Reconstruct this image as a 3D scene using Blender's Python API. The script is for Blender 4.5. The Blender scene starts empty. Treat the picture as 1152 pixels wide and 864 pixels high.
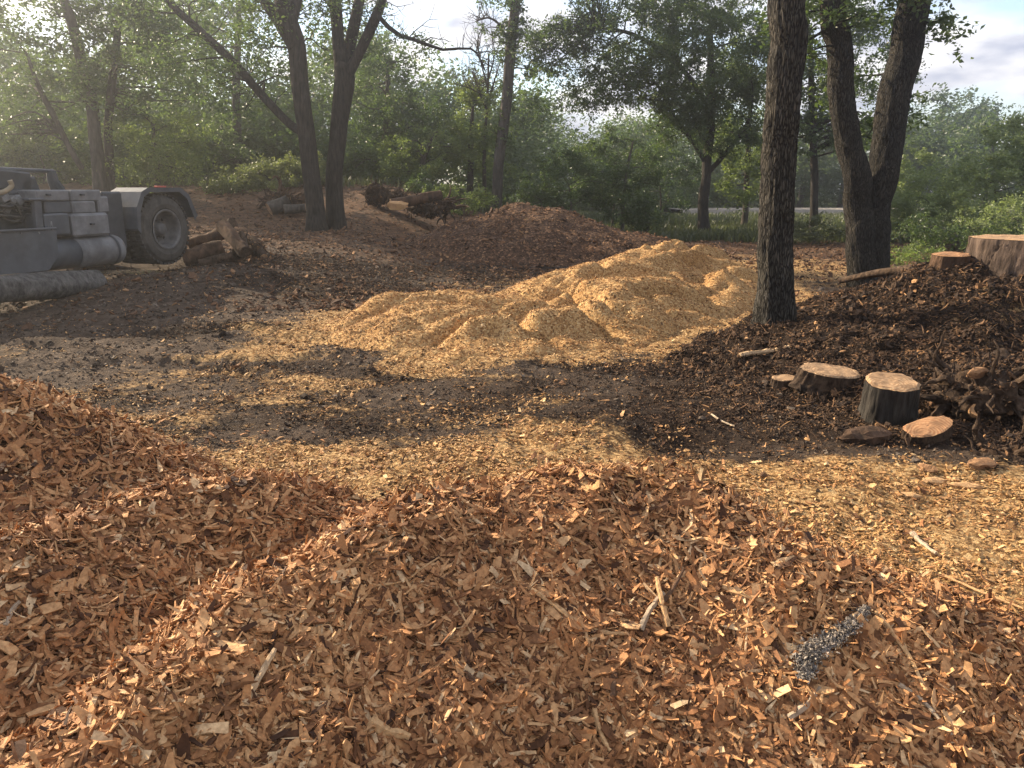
import bpy, math
import numpy as np
from math import radians, sin, cos, tan, pi, atan2, sqrt
from mathutils import Vector, Matrix

# ------------------------------------------------------------------ camera, world, sun
SC = bpy.context.scene
COL = SC.collection
HC = 1.75                      # eye height
PITCH = 14.2
FPX = 870.0                    # focal length in pixels of the 1152 wide photograph
cam = bpy.data.cameras.new('camera')
cam.sensor_width = 36.0
cam.lens = 36.0 * FPX / 1152.0
cam.clip_start = 0.05
cam.clip_end = 2000.0
cam_o = bpy.data.objects.new('camera', cam)
cam_o.location = (0, 0, HC)
cam_o.rotation_euler = (radians(90 - PITCH), 0, 0)
COL.objects.link(cam_o)
SC.camera = cam_o

SUN_EL, SUN_AZ = 27.0, -57.0   # azimuth from +Y towards +X
world = bpy.data.worlds.new('World')
SC.world = world
world.use_nodes = True
SKY_STRENGTH = 0.115
sun = bpy.data.lights.new('sun', 'SUN')
sun.energy = 5.0
sun.angle = radians(0.6)
sun.color = (1.0, 0.83, 0.6)
sun_o = bpy.data.objects.new('sun', sun)
sd = Vector((sin(radians(SUN_AZ)) * cos(radians(SUN_EL)), cos(radians(SUN_AZ)) * cos(radians(SUN_EL)), sin(radians(SUN_EL))))
sun_o.rotation_euler = (-sd).to_track_quat('-Z', 'Y').to_euler()
COL.objects.link(sun_o)

SC.render.engine = 'CYCLES'
SC.view_settings.view_transform = 'Standard'
SC.view_settings.look = 'None'
SC.view_settings.gamma = 1.0
SC.view_settings.use_curve_mapping = False
SC.view_settings.exposure = 1.4
cy = SC.cycles
cy.use_denoising = True
cy.max_bounces = 6
cy.diffuse_bounces = 3
cy.glossy_bounces = 2
cy.transmission_bounces = 4
cy.transparent_max_bounces = 8
cy.volume_bounces = 0
cy.sample_clamp_indirect = 6.0
HAZE_DENSITY = 0.0027


def build_world():
    nt = world.node_tree
    nt.nodes.clear()
    N = nt.nodes.new
    L = nt.links.new
    out = N('ShaderNodeOutputWorld')
    bg = N('ShaderNodeBackground')
    bg.inputs['Strength'].default_value = SKY_STRENGTH
    sky = N('ShaderNodeTexSky')
    sky.sky_type = 'NISHITA'
    sky.sun_disc = False
    sky.sun_elevation = radians(SUN_EL)
    sky.sun_rotation = radians(SUN_AZ)
    sky.dust_density = 0.6
    sky.ozone_density = 1.0
    tc = N('ShaderNodeTexCoord')
    sep = N('ShaderNodeSeparateXYZ')
    L(tc.outputs['Generated'], sep.inputs[0])
    zz = N('ShaderNodeMath'); zz.operation = 'ADD'; zz.inputs[1].default_value = 0.22
    L(sep.outputs['Z'], zz.inputs[0])
    zc = N('ShaderNodeMath'); zc.operation = 'MAXIMUM'; zc.inputs[1].default_value = 0.05
    L(zz.outputs[0], zc.inputs[0])
    dx = N('ShaderNodeMath'); dx.operation = 'DIVIDE'
    dy = N('ShaderNodeMath'); dy.operation = 'DIVIDE'
    L(sep.outputs['X'], dx.inputs[0]); L(zc.outputs[0], dx.inputs[1])
    L(sep.outputs['Y'], dy.inputs[0]); L(zc.outputs[0], dy.inputs[1])
    cmb = N('ShaderNodeCombineXYZ')
    L(dx.outputs[0], cmb.inputs[0]); L(dy.outputs[0], cmb.inputs[1])
    n1 = N('ShaderNodeTexNoise')
    n1.inputs['Scale'].default_value = 1.9
    n1.inputs['Detail'].default_value = 7.0
    n1.inputs['Roughness'].default_value = 0.52
    n1.inputs['Distortion'].default_value = 0.25
    L(cmb.outputs[0], n1.inputs['Vector'])
    r1 = N('ShaderNodeValToRGB')
    r1.color_ramp.elements[0].position = 0.38
    r1.color_ramp.elements[1].position = 0.53
    L(n1.outputs['Fac'], r1.inputs['Fac'])
    n2 = N('ShaderNodeTexNoise')
    n2.inputs['Scale'].default_value = 3.1
    n2.inputs['Detail'].default_value = 6.0
    n2.inputs['Roughness'].default_value = 0.5
    ofs = N('ShaderNodeVectorMath'); ofs.operation = 'ADD'; ofs.inputs[1].default_value = (5.3, 1.7, 2.0)
    L(cmb.outputs[0], ofs.inputs[0]); L(ofs.outputs[0], n2.inputs['Vector'])
    r2 = N('ShaderNodeValToRGB')
    r2.color_ramp.elements[0].position = 0.41
    r2.color_ramp.elements[0].color = (2.0, 2.15, 2.75, 1)
    r2.color_ramp.elements[1].position = 0.60
    r2.color_ramp.elements[1].color = (5.2, 5.0, 4.9, 1)
    L(n2.outputs['Fac'], r2.inputs['Fac'])
    mix = N('ShaderNodeMix'); mix.data_type = 'RGBA'
    L(r1.outputs['Color'], mix.inputs[0])
    L(sky.outputs[0], mix.inputs[6]); L(r2.outputs['Color'], mix.inputs[7])
    L(mix.outputs[2], bg.inputs['Color'])
    L(bg.outputs[0], out.inputs['Surface'])


build_world()

# ------------------------------------------------------------------ photograph pixel -> world helpers
SP, CP = sin(radians(PITCH)), cos(radians(PITCH))


def ray(px, py):
    u = (px - 576.0) / FPX
    v = (432.0 - py) / FPX
    return np.array([u, CP + v * SP, -SP + v * CP])


def P(px, py, Y):
    """the point seen at pixel (px, py) at distance Y in front of the viewer"""
    d = ray(px, py)
    k = Y / d[1]
    return np.array([d[0] * k, Y, HC + d[2] * k])


# ------------------------------------------------------------------ noise
def _hash(ix, iy, iz, seed):
    h = (ix.astype(np.int64) * 374761393 + iy.astype(np.int64) * 668265263 + iz.astype(np.int64) * 2147483647 + seed * 1274126177) & 0xFFFFFFFF
    h = ((h ^ (h >> 13)) * 1274126177) & 0xFFFFFFFF
    h = ((h ^ (h >> 16)) * 2246822519) & 0xFFFFFFFF
    h = h ^ (h >> 15)
    return (h & 0xFFFFFF) / float(0xFFFFFF)


def vnoise(x, y, seed=0, z=None):
    x = np.asarray(x, float); y = np.asarray(y, float)
    z = np.zeros_like(x) if z is None else np.asarray(z, float)
    xi, yi, zi = np.floor(x), np.floor(y), np.floor(z)
    fx, fy, fz = x - xi, y - yi, z - zi
    fx = fx * fx * fx * (fx * (fx * 6 - 15) + 10)
    fy = fy * fy * fy * (fy * (fy * 6 - 15) + 10)
    fz = fz * fz * fz * (fz * (fz * 6 - 15) + 10)
    r = 0
    for a in (0, 1):
        wx = fx if a else 1 - fx
        for b in (0, 1):
            wy = fy if b else 1 - fy
            for c in (0, 1):
                wz = fz if c else 1 - fz
                r = r + wx * wy * wz * _hash(xi + a, yi + b, zi + c, seed)
    return r * 2 - 1


def fbm(x, y, octv=4, seed=0, z=None, gain=0.5):
    x = np.asarray(x, float); y = np.asarray(y, float)
    a, s, t = 1.0, 0.0, 0.0
    for o in range(octv):
        zz = None if z is None else np.asarray(z, float) * 2 ** o
        s = s + a * vnoise(x * 2 ** o + 17.3 * o, y * 2 ** o - 9.1 * o, seed + o, zz)
        t += a
        a *= gain
    return s / t


def sstep(a, b, x):
    t = np.clip((np.asarray(x, float) - a) / (b - a), 0, 1)
    return t * t * (3 - 2 * t)


# ------------------------------------------------------------------ mesh helpers
def np_mesh(name, V, Fs, mat=None, parent=None, smooth=False, attrs=None):
    """V (n,3); Fs: list of (m,k) index arrays; links ONE mesh object"""
    V = np.asarray(V, np.float32).reshape(-1, 3)
    Fs = [np.asarray(f, np.int32) for f in Fs if len(f)]
    me = bpy.data.meshes.new(name)
    nl = sum(f.size for f in Fs)
    npoly = sum(f.shape[0] for f in Fs)
    me.vertices.add(len(V)); me.vertices.foreach_set('co', V.ravel())
    me.loops.add(nl); me.polygons.add(npoly)
    me.loops.foreach_set('vertex_index', np.concatenate([f.ravel() for f in Fs]))
    tot = np.concatenate([np.full(f.shape[0], f.shape[1], np.int32) for f in Fs])
    st = np.zeros(npoly, np.int32); st[1:] = np.cumsum(tot)[:-1]
    me.polygons.foreach_set('loop_start', st)
    me.polygons.foreach_set('use_smooth', np.full(npoly, bool(smooth)))
    if attrs:
        for k, a in attrs.items():
            at = me.attributes.new(k, 'FLOAT', 'POINT')
            at.data.foreach_set('value', np.asarray(a, np.float32))
    me.update(calc_edges=True)
    me.validate()
    if mat is not None:
        me.materials.append(mat)
    ob = bpy.data.objects.new(name, me)
    COL.objects.link(ob)
    if parent is not None:
        ob.parent = parent
    return ob


def tag(o, label=None, cat=None, group=None, kind=None):
    if label: o['label'] = label
    if cat: o['category'] = cat
    if group: o['group'] = group
    if kind: o['kind'] = kind
    return o


def empty(name, loc, rz=0.0, label=None, cat=None, group=None, rot=None):
    o = bpy.data.objects.new(name, None)
    o.empty_display_size = 0.2
    o.location = Vector([float(c) for c in loc])
    o.rotation_euler = rot if rot is not None else (0, 0, rz)
    COL.objects.link(o)
    return tag(o, label, cat, group)


class MB:
    """collects simple shapes and links them as one mesh"""
    def __init__(self):
        self.V, self.F, self.n = [], {}, 0

    def add(self, V, Fs):
        V = np.asarray(V, float).reshape(-1, 3)
        for f in Fs:
            f = np.asarray(f, int)
            if f.size:
                self.F.setdefault(f.shape[1], []).append(f + self.n)
        self.V.append(V); self.n += len(V)
        return self

    def box(self, c, s, bev=0.0, rot=None):
        hx, hy, hz = [v / 2 for v in s]
        if bev <= 0:
            V = np.array([(x, y, z) for x in (-hx, hx) for y in (-hy, hy) for z in (-hz, hz)])
            F = [np.array([(0, 1, 3, 2), (4, 6, 7, 5), (0, 4, 5, 1), (2, 3, 7, 6), (0, 2, 6, 4), (1, 5, 7, 3)])]
        else:
            b = min(bev, hx * .9, hy * .9, hz * .9)
            V, idx = [], {}
            for sx in (-1, 1):
                for sy in (-1, 1):
                    for sz in (-1, 1):
                        for ax in range(3):
                            p = [sx * (hx - b), sy * (hy - b), sz * (hz - b)]
                            p[ax] = (sx * hx, sy * hy, sz * hz)[ax]
                            idx[(sx, sy, sz, ax)] = len(V); V.append(p)
            q, t = [], []
            for ax in range(3):
                o1, o2 = [a for a in range(3) if a != ax]
                for s_ in (-1, 1):
                    loop = []
                    for a, b_ in ((-1, -1), (1, -1), (1, 1), (-1, 1)):
                        k = [0, 0, 0]; k[ax] = s_; k[o1] = a; k[o2] = b_
                        loop.append(idx[(k[0], k[1], k[2], ax)])
                    q.append(loop)
            for ax in range(3):
                o1, o2 = [a for a in range(3) if a != ax]
                for a in (-1, 1):
                    for b_ in (-1, 1):
                        k0 = [0, 0, 0]; k0[o1] = a; k0[o2] = b_
                        k1 = list(k0); k0[ax] = -1; k1[ax] = 1
                        q.append([idx[(*k0, o1)], idx[(*k1, o1)], idx[(*k1, o2)], idx[(*k0, o2)]])
            for sx in (-1, 1):
                for sy in (-1, 1):
                    for sz in (-1, 1):
                        t.append([idx[(sx, sy, sz, 0)], idx[(sx, sy, sz, 1)], idx[(sx, sy, sz, 2)]])
            V = np.array(V); F = [np.array(q), np.array(t)]
        if rot is not None:
            V = V @ np.array(rot).T
        return self.add(V + np.asarray(c, float), F)

    def tube(self, pts, rads, seg=8, caps=True, rough=0.0, seed=0):
        V, F = tube_geo(pts, rads, seg, caps, rough, seed)
        return self.add(V, F)

    def extrude(self, poly, h0, h1, axis='z'):
        """polygon (a,b) pairs extruded from h0 to h1 along the axis"""
        n = len(poly)
        def put(a, b, h):
            return {'z': (a, b, h), 'y': (a, h, b), 'x': (h, a, b)}[axis]
        V = [put(a, b, h0) for a, b in poly] + [put(a, b, h1) for a, b in poly]
        q = [(i, (i + 1) % n, n + (i + 1) % n, n + i) for i in range(n)]
        self.add(V, [np.array(q)])
        for off in (0, n):
            self.F.setdefault(n, []).append(np.array([[self.n - 2 * n + off + i for i in range(n)]]))
        return self

    def lathe(self, prof, seg=32, axis='y', c=(0, 0, 0)):
        """profile of (radius, height) pairs spun about the axis"""
        V = []
        for r, h in prof:
            for k in range(seg):
                a = 2 * pi * k / seg
                p = {'y': (r * cos(a), h, r * sin(a)), 'z': (r * cos(a), r * sin(a), h), 'x': (h, r * cos(a), r * sin(a))}[axis]
                V.append(p)
        q = []
        for i in range(len(prof) - 1):
            for k in range(seg):
                k2 = (k + 1) % seg
                q.append((i * seg + k, i * seg + k2, (i + 1) * seg + k2, (i + 1) * seg + k))
        return self.add(np.array(V) + np.asarray(c, float), [np.array(q)])

    def build(self, name, mat, parent=None, smooth=False):
        return np_mesh(name, np.concatenate(self.V), [np.concatenate(v) for v in self.F.values()], mat, parent, smooth)


def frames(pts):
    pts = np.asarray(pts, float)
    t = np.gradient(pts, axis=0)
    t /= np.linalg.norm(t, axis=1)[:, None] + 1e-12
    ref = np.array([0, 0, 1.0]) if abs(t[0][2]) < 0.8 else np.array([1.0, 0, 0])
    A = []
    a = np.cross(ref, t[0]); a /= np.linalg.norm(a)
    for i in range(len(pts)):
        a = a - t[i] * np.dot(a, t[i]); a /= np.linalg.norm(a) + 1e-12
        A.append(a.copy())
    A = np.array(A)
    return t, A, np.cross(t, A)


def tube_geo(pts, rads, seg=8, caps=True, rough=0.0, seed=0):
    pts = np.asarray(pts, float); rads = np.asarray(rads, float)
    n = len(pts)
    t, A, B = frames(pts)
    th = np.arange(seg) * 2 * pi / seg
    R = np.repeat(rads[:, None], seg, 1)
    if rough:
        ii = np.arange(n)[:, None] * np.ones((1, seg))
        R = R * (1 + rough * fbm(np.cos(th)[None, :] * 1.7 + ii * .35, np.sin(th)[None, :] * 1.7 + ii * .11, 3, seed))
    V = pts[:, None, :] + R[:, :, None] * (np.cos(th)[None, :, None] * A[:, None, :] + np.sin(th)[None, :, None] * B[:, None, :])
    V = V.reshape(-1, 3)
    i = np.arange(n - 1)[:, None] * seg; k = np.arange(seg)[None, :]; k2 = (k + 1) % seg
    q = np.stack([i + k, i + k2, i + seg + k2, i + seg + k], -1).reshape(-1, 4)
    F = [q]
    if caps:
        V = np.concatenate([V, pts[:1], pts[-1:]])
        c0, c1 = n * seg, n * seg + 1
        kk = np.arange(seg); kk2 = (kk + 1) % seg
        F.append(np.concatenate([np.stack([np.full(seg, c0), kk2, kk], -1), np.stack([np.full(seg, c1), (n - 1) * seg + kk, (n - 1) * seg + kk2], -1)]))
    return V, F


def spline(pts, n):
    """Catmull-Rom resampling of rows (any width)"""
    p = np.asarray(pts, float)
    if len(p) == 2:
        return p[0] + (p[1] - p[0]) * np.linspace(0, 1, n)[:, None]
    q = np.concatenate([[2 * p[0] - p[1]], p, [2 * p[-1] - p[-2]]])
    u = np.linspace(0, len(p) - 1 - 1e-6, n)
    i = u.astype(int); f = (u - i)[:, None]
    a, b, c, d = q[i], q[i + 1], q[i + 2], q[i + 3]
    return 0.5 * (2 * b + (c - a) * f + (2 * a - 5 * b + 4 * c - d) * f ** 2 + (3 * b - a - 3 * c + d) * f ** 3)


# ------------------------------------------------------------------ materials
def new_mat(name):
    m = bpy.data.materials.new(name)
    m.use_nodes = True
    nt = m.node_tree
    b = nt.nodes['Principled BSDF']
    b.inputs['Specular IOR Level'].default_value = 0.3
    b.inputs['Roughness'].default_value = 0.85
    return m, nt, b


def ramp(nt, stops, src=None):
    r = nt.nodes.new('ShaderNodeValToRGB')
    e = r.color_ramp.elements
    while len(e) < len(stops):
        e.new(0.5)
    for k, (p, c) in enumerate(stops):
        e[k].position = p
        e[k].color = (*c, 1) if len(c) == 3 else c
    if src is not None:
        nt.links.new(src, r.inputs['Fac'])
    return r


def noise(nt, scale, detail=4, rough=0.55, vec=None, dist=0.0):
    n = nt.nodes.new('ShaderNodeTexNoise')
    n.inputs['Scale'].default_value = scale
    n.inputs['Detail'].default_value = detail
    n.inputs['Roughness'].default_value = rough
    n.inputs['Distortion'].default_value = dist
    if vec is not None:
        nt.links.new(vec, n.inputs['Vector'])
    return n


def coords(nt, scale=(1, 1, 1), kind='Object'):
    tc = nt.nodes.new('ShaderNodeTexCoord')
    mp = nt.nodes.new('ShaderNodeMapping')
    mp.inputs['Scale'].default_value = scale
    nt.links.new(tc.outputs[kind], mp.inputs['Vector'])
    return mp.outputs['Vector']


def bump(nt, b, src, dist=0.02, strength=1.0):
    n = nt.nodes.new('ShaderNodeBump')
    n.inputs['Distance'].default_value = dist
    n.inputs['Strength'].default_value = strength
    nt.links.new(src, n.inputs['Height'])
    nt.links.new(n.outputs['Normal'], b.inputs['Normal'])
    return n


def mixc(nt, fac, a, b, blend='MIX'):
    m = nt.nodes.new('ShaderNodeMix'); m.data_type = 'RGBA'; m.blend_type = blend
    for sock, v in ((0, fac), (6, a), (7, b)):
        if hasattr(v, 'is_output'):
            nt.links.new(v, m.inputs[sock])
        elif sock == 0:
            m.inputs[0].default_value = v
        else:
            m.inputs[sock].default_value = (*v, 1)
    return m.outputs[2]


def math_(nt, op, a, b=0.0, clamp=False):
    m = nt.nodes.new('ShaderNodeMath'); m.operation = op; m.use_clamp = clamp
    for k, v in ((0, a), (1, b)):
        if hasattr(v, 'is_output'):
            nt.links.new(v, m.inputs[k])
        else:
            m.inputs[k].default_value = v
    return m.outputs[0]


def island_random(nt):
    return nt.nodes.new('ShaderNodeNewGeometry').outputs['Random Per Island']


def chip_mat(name, stops, rough=0.8):
    m, nt, b = new_mat(name)
    rnd = island_random(nt)
    r = ramp(nt, stops, rnd)
    v = coords(nt)
    n = noise(nt, 70, 4, 0.6, v)
    dirt = ramp(nt, [(0.3, (0.62, 0.57, 0.52)), (0.65, (1.12, 1.1, 1.05))], n.outputs['Fac'])
    big = noise(nt, 1.3, 3, 0.5, v)
    tone = ramp(nt, [(0.35, (0.86, 0.8, 0.76)), (0.65, (1.1, 1.1, 1.08))], big.outputs['Fac'])
    c = mixc(nt, 1.0, r.outputs['Color'], dirt.outputs['Color'], 'MULTIPLY')
    c = mixc(nt, 1.0, c, tone.outputs['Color'], 'MULTIPLY')
    nt.links.new(c, b.inputs['Base Color'])
    b.inputs['Roughness'].default_value = rough
    bump(nt, b, n.outputs['Fac'], 0.002, 0.7)
    return m


def leaf_mat(name, c0, c1, trans=0.45):
    m = bpy.data.materials.new(name); m.use_nodes = True
    nt = m.node_tree; nt.nodes.clear()
    out = nt.nodes.new('ShaderNodeOutputMaterial')
    rnd = island_random(nt)
    n = noise(nt, 0.55, 2, 0.5, coords(nt))
    f = math_(nt, 'ADD', math_(nt, 'MULTIPLY', rnd, 0.6), math_(nt, 'MULTIPLY', math_(nt, 'SUBTRACT', n.outputs['Fac'], 0.3), 1.0), True)
    c = mixc(nt, f, c0, c1)
    d = nt.nodes.new('ShaderNodeBsdfPrincipled')
    d.inputs['Roughness'].default_value = 0.45
    d.inputs['Specular IOR Level'].default_value = 0.4
    nt.links.new(c, d.inputs['Base Color'])
    t = nt.nodes.new('ShaderNodeBsdfTranslucent')
    tcol = mixc(nt, 1.0, c, (1.5, 1.6, 0.9), 'MULTIPLY')
    nt.links.new(tcol, t.inputs['Color'])
    mx = nt.nodes.new('ShaderNodeMixShader'); mx.inputs[0].default_value = trans
    nt.links.new(d.outputs[0], mx.inputs[1]); nt.links.new(t.outputs[0], mx.inputs[2])
    nt.links.new(mx.outputs[0], out.inputs['Surface'])
    return m


def bark_mat(name, dark, light, scale=14.0, dist=0.02, stretch=0.18, moss=None):
    m, nt, b = new_mat(name)
    v = coords(nt, (1, 1, stretch))
    n1 = noise(nt, scale, 6, 0.65, v, 0.12)
    n2 = noise(nt, 2.2, 3, 0.5, coords(nt))
    r = ramp(nt, [(0.32, dark), (0.68, light)], n1.outputs['Fac'])
    t = ramp(nt, [(0.3, (0.65, 0.65, 0.65)), (0.7, (1.15, 1.12, 1.08))], n2.outputs['Fac'])
    c = mixc(nt, 1.0, r.outputs['Color'], t.outputs['Color'], 'MULTIPLY')
    if moss:
        n3 = noise(nt, 5, 5, 0.6, coords(nt))
        f = ramp(nt, [(0.52, (0, 0, 0)), (0.66, (0.6, 0.6, 0.6))], n3.outputs['Fac'])
        c = mixc(nt, f.outputs['Color'], c, moss)
    nt.links.new(c, b.inputs['Base Color'])
    b.inputs['Roughness'].default_value = 0.95
    b.inputs['Specular IOR Level'].default_value = 0.15
    bump(nt, b, n1.outputs['Fac'], dist, 1.0)
    return m


def cut_mat(name, pale, mid, darkc):
    """sawn end grain: rings about the object's own z axis, radial cracks, dirt"""
    m, nt, b = new_mat(name)
    v = coords(nt)
    nd = noise(nt, 5, 3, 0.5, v)
    mixv = nt.nodes.new('ShaderNodeVectorMath'); mixv.operation = 'MULTIPLY_ADD'
    nt.links.new(nd.outputs['Color'], mixv.inputs[0]); mixv.inputs[1].default_value = (.14, .1, 0)
    nt.links.new(v, mixv.inputs[2])
    w = nt.nodes.new('ShaderNodeTexWave'); w.wave_type = 'RINGS'; w.rings_direction = 'Z'
    w.inputs['Scale'].default_value = 13
    w.inputs['Distortion'].default_value = 4.0
    w.inputs['Detail'].default_value = 3
    nt.links.new(mixv.outputs[0], w.inputs['Vector'])
    r = ramp(nt, [(0.2, mid), (0.75, pale)], w.outputs['Fac'])
    n2 = noise(nt, 9, 5, 0.6, v)
    f = ramp(nt, [(0.44, (0, 0, 0)), (0.68, (0.9, 0.9, 0.9))], n2.outputs['Fac'])
    c = mixc(nt, f.outputs['Color'], r.outputs['Color'], darkc)
    nt.links.new(c, b.inputs['Base Color'])
    bump(nt, b, n2.outputs['Fac'], 0.006, 0.6)
    return m


def plain_mat(name, col, col2, scale=6.0, rough=0.7, metal=0.0, bdist=0.004, spec=0.35):
    m, nt, b = new_mat(name)
    n = noise(nt, scale, 6, 0.62, coords(nt))
    r = ramp(nt, [(0.3, col), (0.7, col2)], n.outputs['Fac'])
    n2 = noise(nt, 1.7, 7, 0.7, coords(nt))
    f2 = ramp(nt, [(0.48, (0, 0, 0)), (0.68, (.7, .7, .7))], n2.outputs['Fac'])
    lo = tuple(.45 * c + .55 * d for c, d in zip(col, (.062, .06, .058)))
    c2 = mixc(nt, f2.outputs['Color'], r.outputs['Color'], lo)
    nt.links.new(c2, b.inputs['Base Color'])
    b.inputs['Roughness'].default_value = rough
    b.inputs['Metallic'].default_value = metal
    b.inputs['Specular IOR Level'].default_value = spec
    bump(nt, b, n.outputs['Fac'], bdist, 0.8)
    return m


M = {}
M['chip_red'] = chip_mat('chip_red', [(0.0, (.045, .02, .01)), (0.12, (.14, .064, .028)), (0.36, (.325, .157, .067)), (0.7, (.445, .238, .107)), (0.92, (.53, .325, .163)), (1.0, (.6, .45, .28))])
M['chip_gold'] = chip_mat('chip_gold', [(0.0, (.09, .045, .018)), (0.16, (.25, .132, .052)), (0.5, (.42, .245, .104)), (0.85, (.52, .33, .15)), (1.0, (.62, .45, .25))])
M['mulch_bits'] = chip_mat('mulch_bits', [(0.0, (.018, .012, .009)), (0.45, (.05, .031, .02)), (0.8, (.105, .064, .038)), (0.93, (.17, .095, .05)), (1.0, (.4, .24, .12))], 0.95)
M['rust_mulch'] = chip_mat('rust_mulch', [(0.0, (.05, .028, .018)), (0.4, (.1, .057, .034)), (0.8, (.18, .1, .055)), (1.0, (.34, .205, .11))], 0.95)
M['clod'] = chip_mat('clod', [(0.0, (.035, .027, .021)), (0.5, (.085, .067, .053)), (1.0, (.16, .132, .108))], 0.97)
M['ash'] = chip_mat('ash', [(0.0, (.06, .053, .047)), (0.5, (.2, .185, .168)), (1.0, (.42, .39, .355))], 0.95)
M['stick'] = chip_mat('stick', [(0.0, (.4, .24, .11)), (1.0, (.56, .37, .2))])
M['stick_pale'] = chip_mat('stick_pale', [(0.0, (.45, .32, .19)), (1.0, (.56, .43, .28))])
M['stick_dark'] = chip_mat('stick_dark', [(0.0, (.09, .05, .03)), (1.0, (.14, .08, .045))])
M['stick_grey'] = chip_mat('stick_grey', [(0.0, (.3, .24, .18)), (1.0, (.4, .33, .25))])
M['bark_grey'] = bark_mat('bark_grey', (.014, .0125, .011), (.092, .082, .07), 30, 0.035, 0.13)
M['bark_dark'] = bark_mat('bark_dark', (.013, .0115, .01), (.068, .06, .052), 24, 0.03, 0.15)
def furrow_mat(name, dark, light, scale, stretch):
    m, nt, b = new_mat(name)
    v = coords(nt, (1, 1, stretch))
    nd = noise(nt, 9, 4, .6, v)
    ad = nt.nodes.new('ShaderNodeVectorMath'); ad.operation = 'MULTIPLY_ADD'
    nt.links.new(nd.outputs['Color'], ad.inputs[0]); ad.inputs[1].default_value = (.09, .09, .09); nt.links.new(v, ad.inputs[2])
    vo = nt.nodes.new('ShaderNodeTexVoronoi'); vo.feature = 'DISTANCE_TO_EDGE'; vo.inputs['Scale'].default_value = scale
    nt.links.new(ad.outputs[0], vo.inputs['Vector'])
    edge = ramp(nt, [(0.0, (0, 0, 0)), (0.22, (1, 1, 1))], vo.outputs['Distance'])
    n1 = noise(nt, 60, 5, .7, coords(nt, (1, 1, .35)))
    n2 = noise(nt, 2.5, 4, .55, coords(nt))
    f = math_(nt, 'MULTIPLY', edge.outputs['Color'], math_(nt, 'ADD', math_(nt, 'MULTIPLY', n1.outputs['Fac'], 1.1), .1), True)
    r = ramp(nt, [(0.05, dark), (0.85, light)], f)
    t = ramp(nt, [(0.3, (.7, .7, .72)), (0.7, (1.2, 1.15, 1.05))], n2.outputs['Fac'])
    c = mixc(nt, 1.0, r.outputs['Color'], t.outputs['Color'], 'MULTIPLY')
    nt.links.new(c, b.inputs['Base Color'])
    b.inputs['Roughness'].default_value = .95
    b.inputs['Specular IOR Level'].default_value = .12
    bump(nt, b, math_(nt, 'ADD', edge.outputs['Color'], math_(nt, 'MULTIPLY', n1.outputs['Fac'], .5)), .018, 1.0)
    return m


M['bark_grey'] = furrow_mat('bark_grey', (.014, .013, .0115), (.092, .085, .075), 50, .17)
M['bark_fork'] = furrow_mat('bark_fork', (.012, .011, .01), (.07, .065, .058), 46, .17)
M['bark_far'] = bark_mat('bark_far', (.035, .03, .026), (.12, .105, .09), 9, 0.02, 0.25)
M['bark_plate'] = bark_mat('bark_plate', (.028, .02, .016), (.15, .11, .088), 9, 0.04, 0.3)
M['bark_rust'] = bark_mat('bark_rust', (.03, .02, .014), (.14, .085, .055), 9, 0.03, 0.4)
M['root'] = bark_mat('root', (.018, .012, .009), (.11, .074, .05), 22, 0.02, 0.6)
M['cut_tan'] = cut_mat('cut_tan', (.4, .265, .15), (.3, .175, .088), (.12, .07, .038))
M['cut_orange'] = cut_mat('cut_orange', (.37, .21, .105), (.27, .13, .06), (.11, .057, .03))
M['raw_wood'] = plain_mat('raw_wood', (.2, .1, .045), (.33, .185, .09), 45, 0.9, 0, 0.015)
M['steel_dark'] = plain_mat('steel_dark', (.026, .029, .034), (.062, .067, .076), 5, 0.6)
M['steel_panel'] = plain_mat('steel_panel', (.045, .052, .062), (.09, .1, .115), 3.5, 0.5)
M['block_grey'] = plain_mat('block_grey', (.1, .105, .112), (.21, .213, .22), 4.5, 0.85, 0, .008)
M['tank_grey'] = plain_mat('tank_grey', (.09, .094, .1), (.2, .203, .21), 5, 0.6)
M['fender'] = plain_mat('fender', (.045, .05, .058), (.09, .097, .108), 5, 0.55)
M['rubber'] = plain_mat('rubber', (.03, .029, .028), (.1, .093, .085), 7, 0.9, 0, .006)
M['rim'] = plain_mat('rim', (.07, .07, .073), (.17, .168, .165), 8, 0.6, 0.2)
M['hole'] = plain_mat('hole', (.012, .012, .012), (.02, .02, .02), 5, 0.9)
M['red_lens'] = plain_mat('red_lens', (.42, .07, .04), (.5, .1, .06), 8, 0.3)
M['hose'] = plain_mat('hose', (.2, .16, .1), (.27, .22, .14), 8, 0.6)
M['bright_metal'] = plain_mat('bright_metal', (.08, .085, .09), (.22, .23, .24), 14, 0.45, 0.3)
M['grey_log'] = bark_mat('grey_log', (.045, .044, .043), (.17, .165, .16), 13, 0.03, 0.7)
M['leaf_deep'] = leaf_mat('leaf_deep', (.034, .058, .024), (.09, .122, .048), 0.45)
M['leaf_mid'] = leaf_mat('leaf_mid', (.04, .07, .027), (.105, .142, .058), 0.47)
M['leaf_light'] = leaf_mat('leaf_light', (.085, .12, .042), (.19, .225, .085), 0.5)
M['leaf_blue'] = leaf_mat('leaf_blue', (.035, .062, .032), (.09, .125, .06), 0.42)
M['leaf_yellow'] = leaf_mat('leaf_yellow', (.085, .105, .042), (.18, .195, .085), 0.4)
M['leaf_sage'] = leaf_mat('leaf_sage', (.12, .155, .07), (.24, .275, .13), 0.45)
M['leaf_grass'] = leaf_mat('leaf_grass', (.04, .052, .026), (.1, .108, .055), 0.4)


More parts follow.
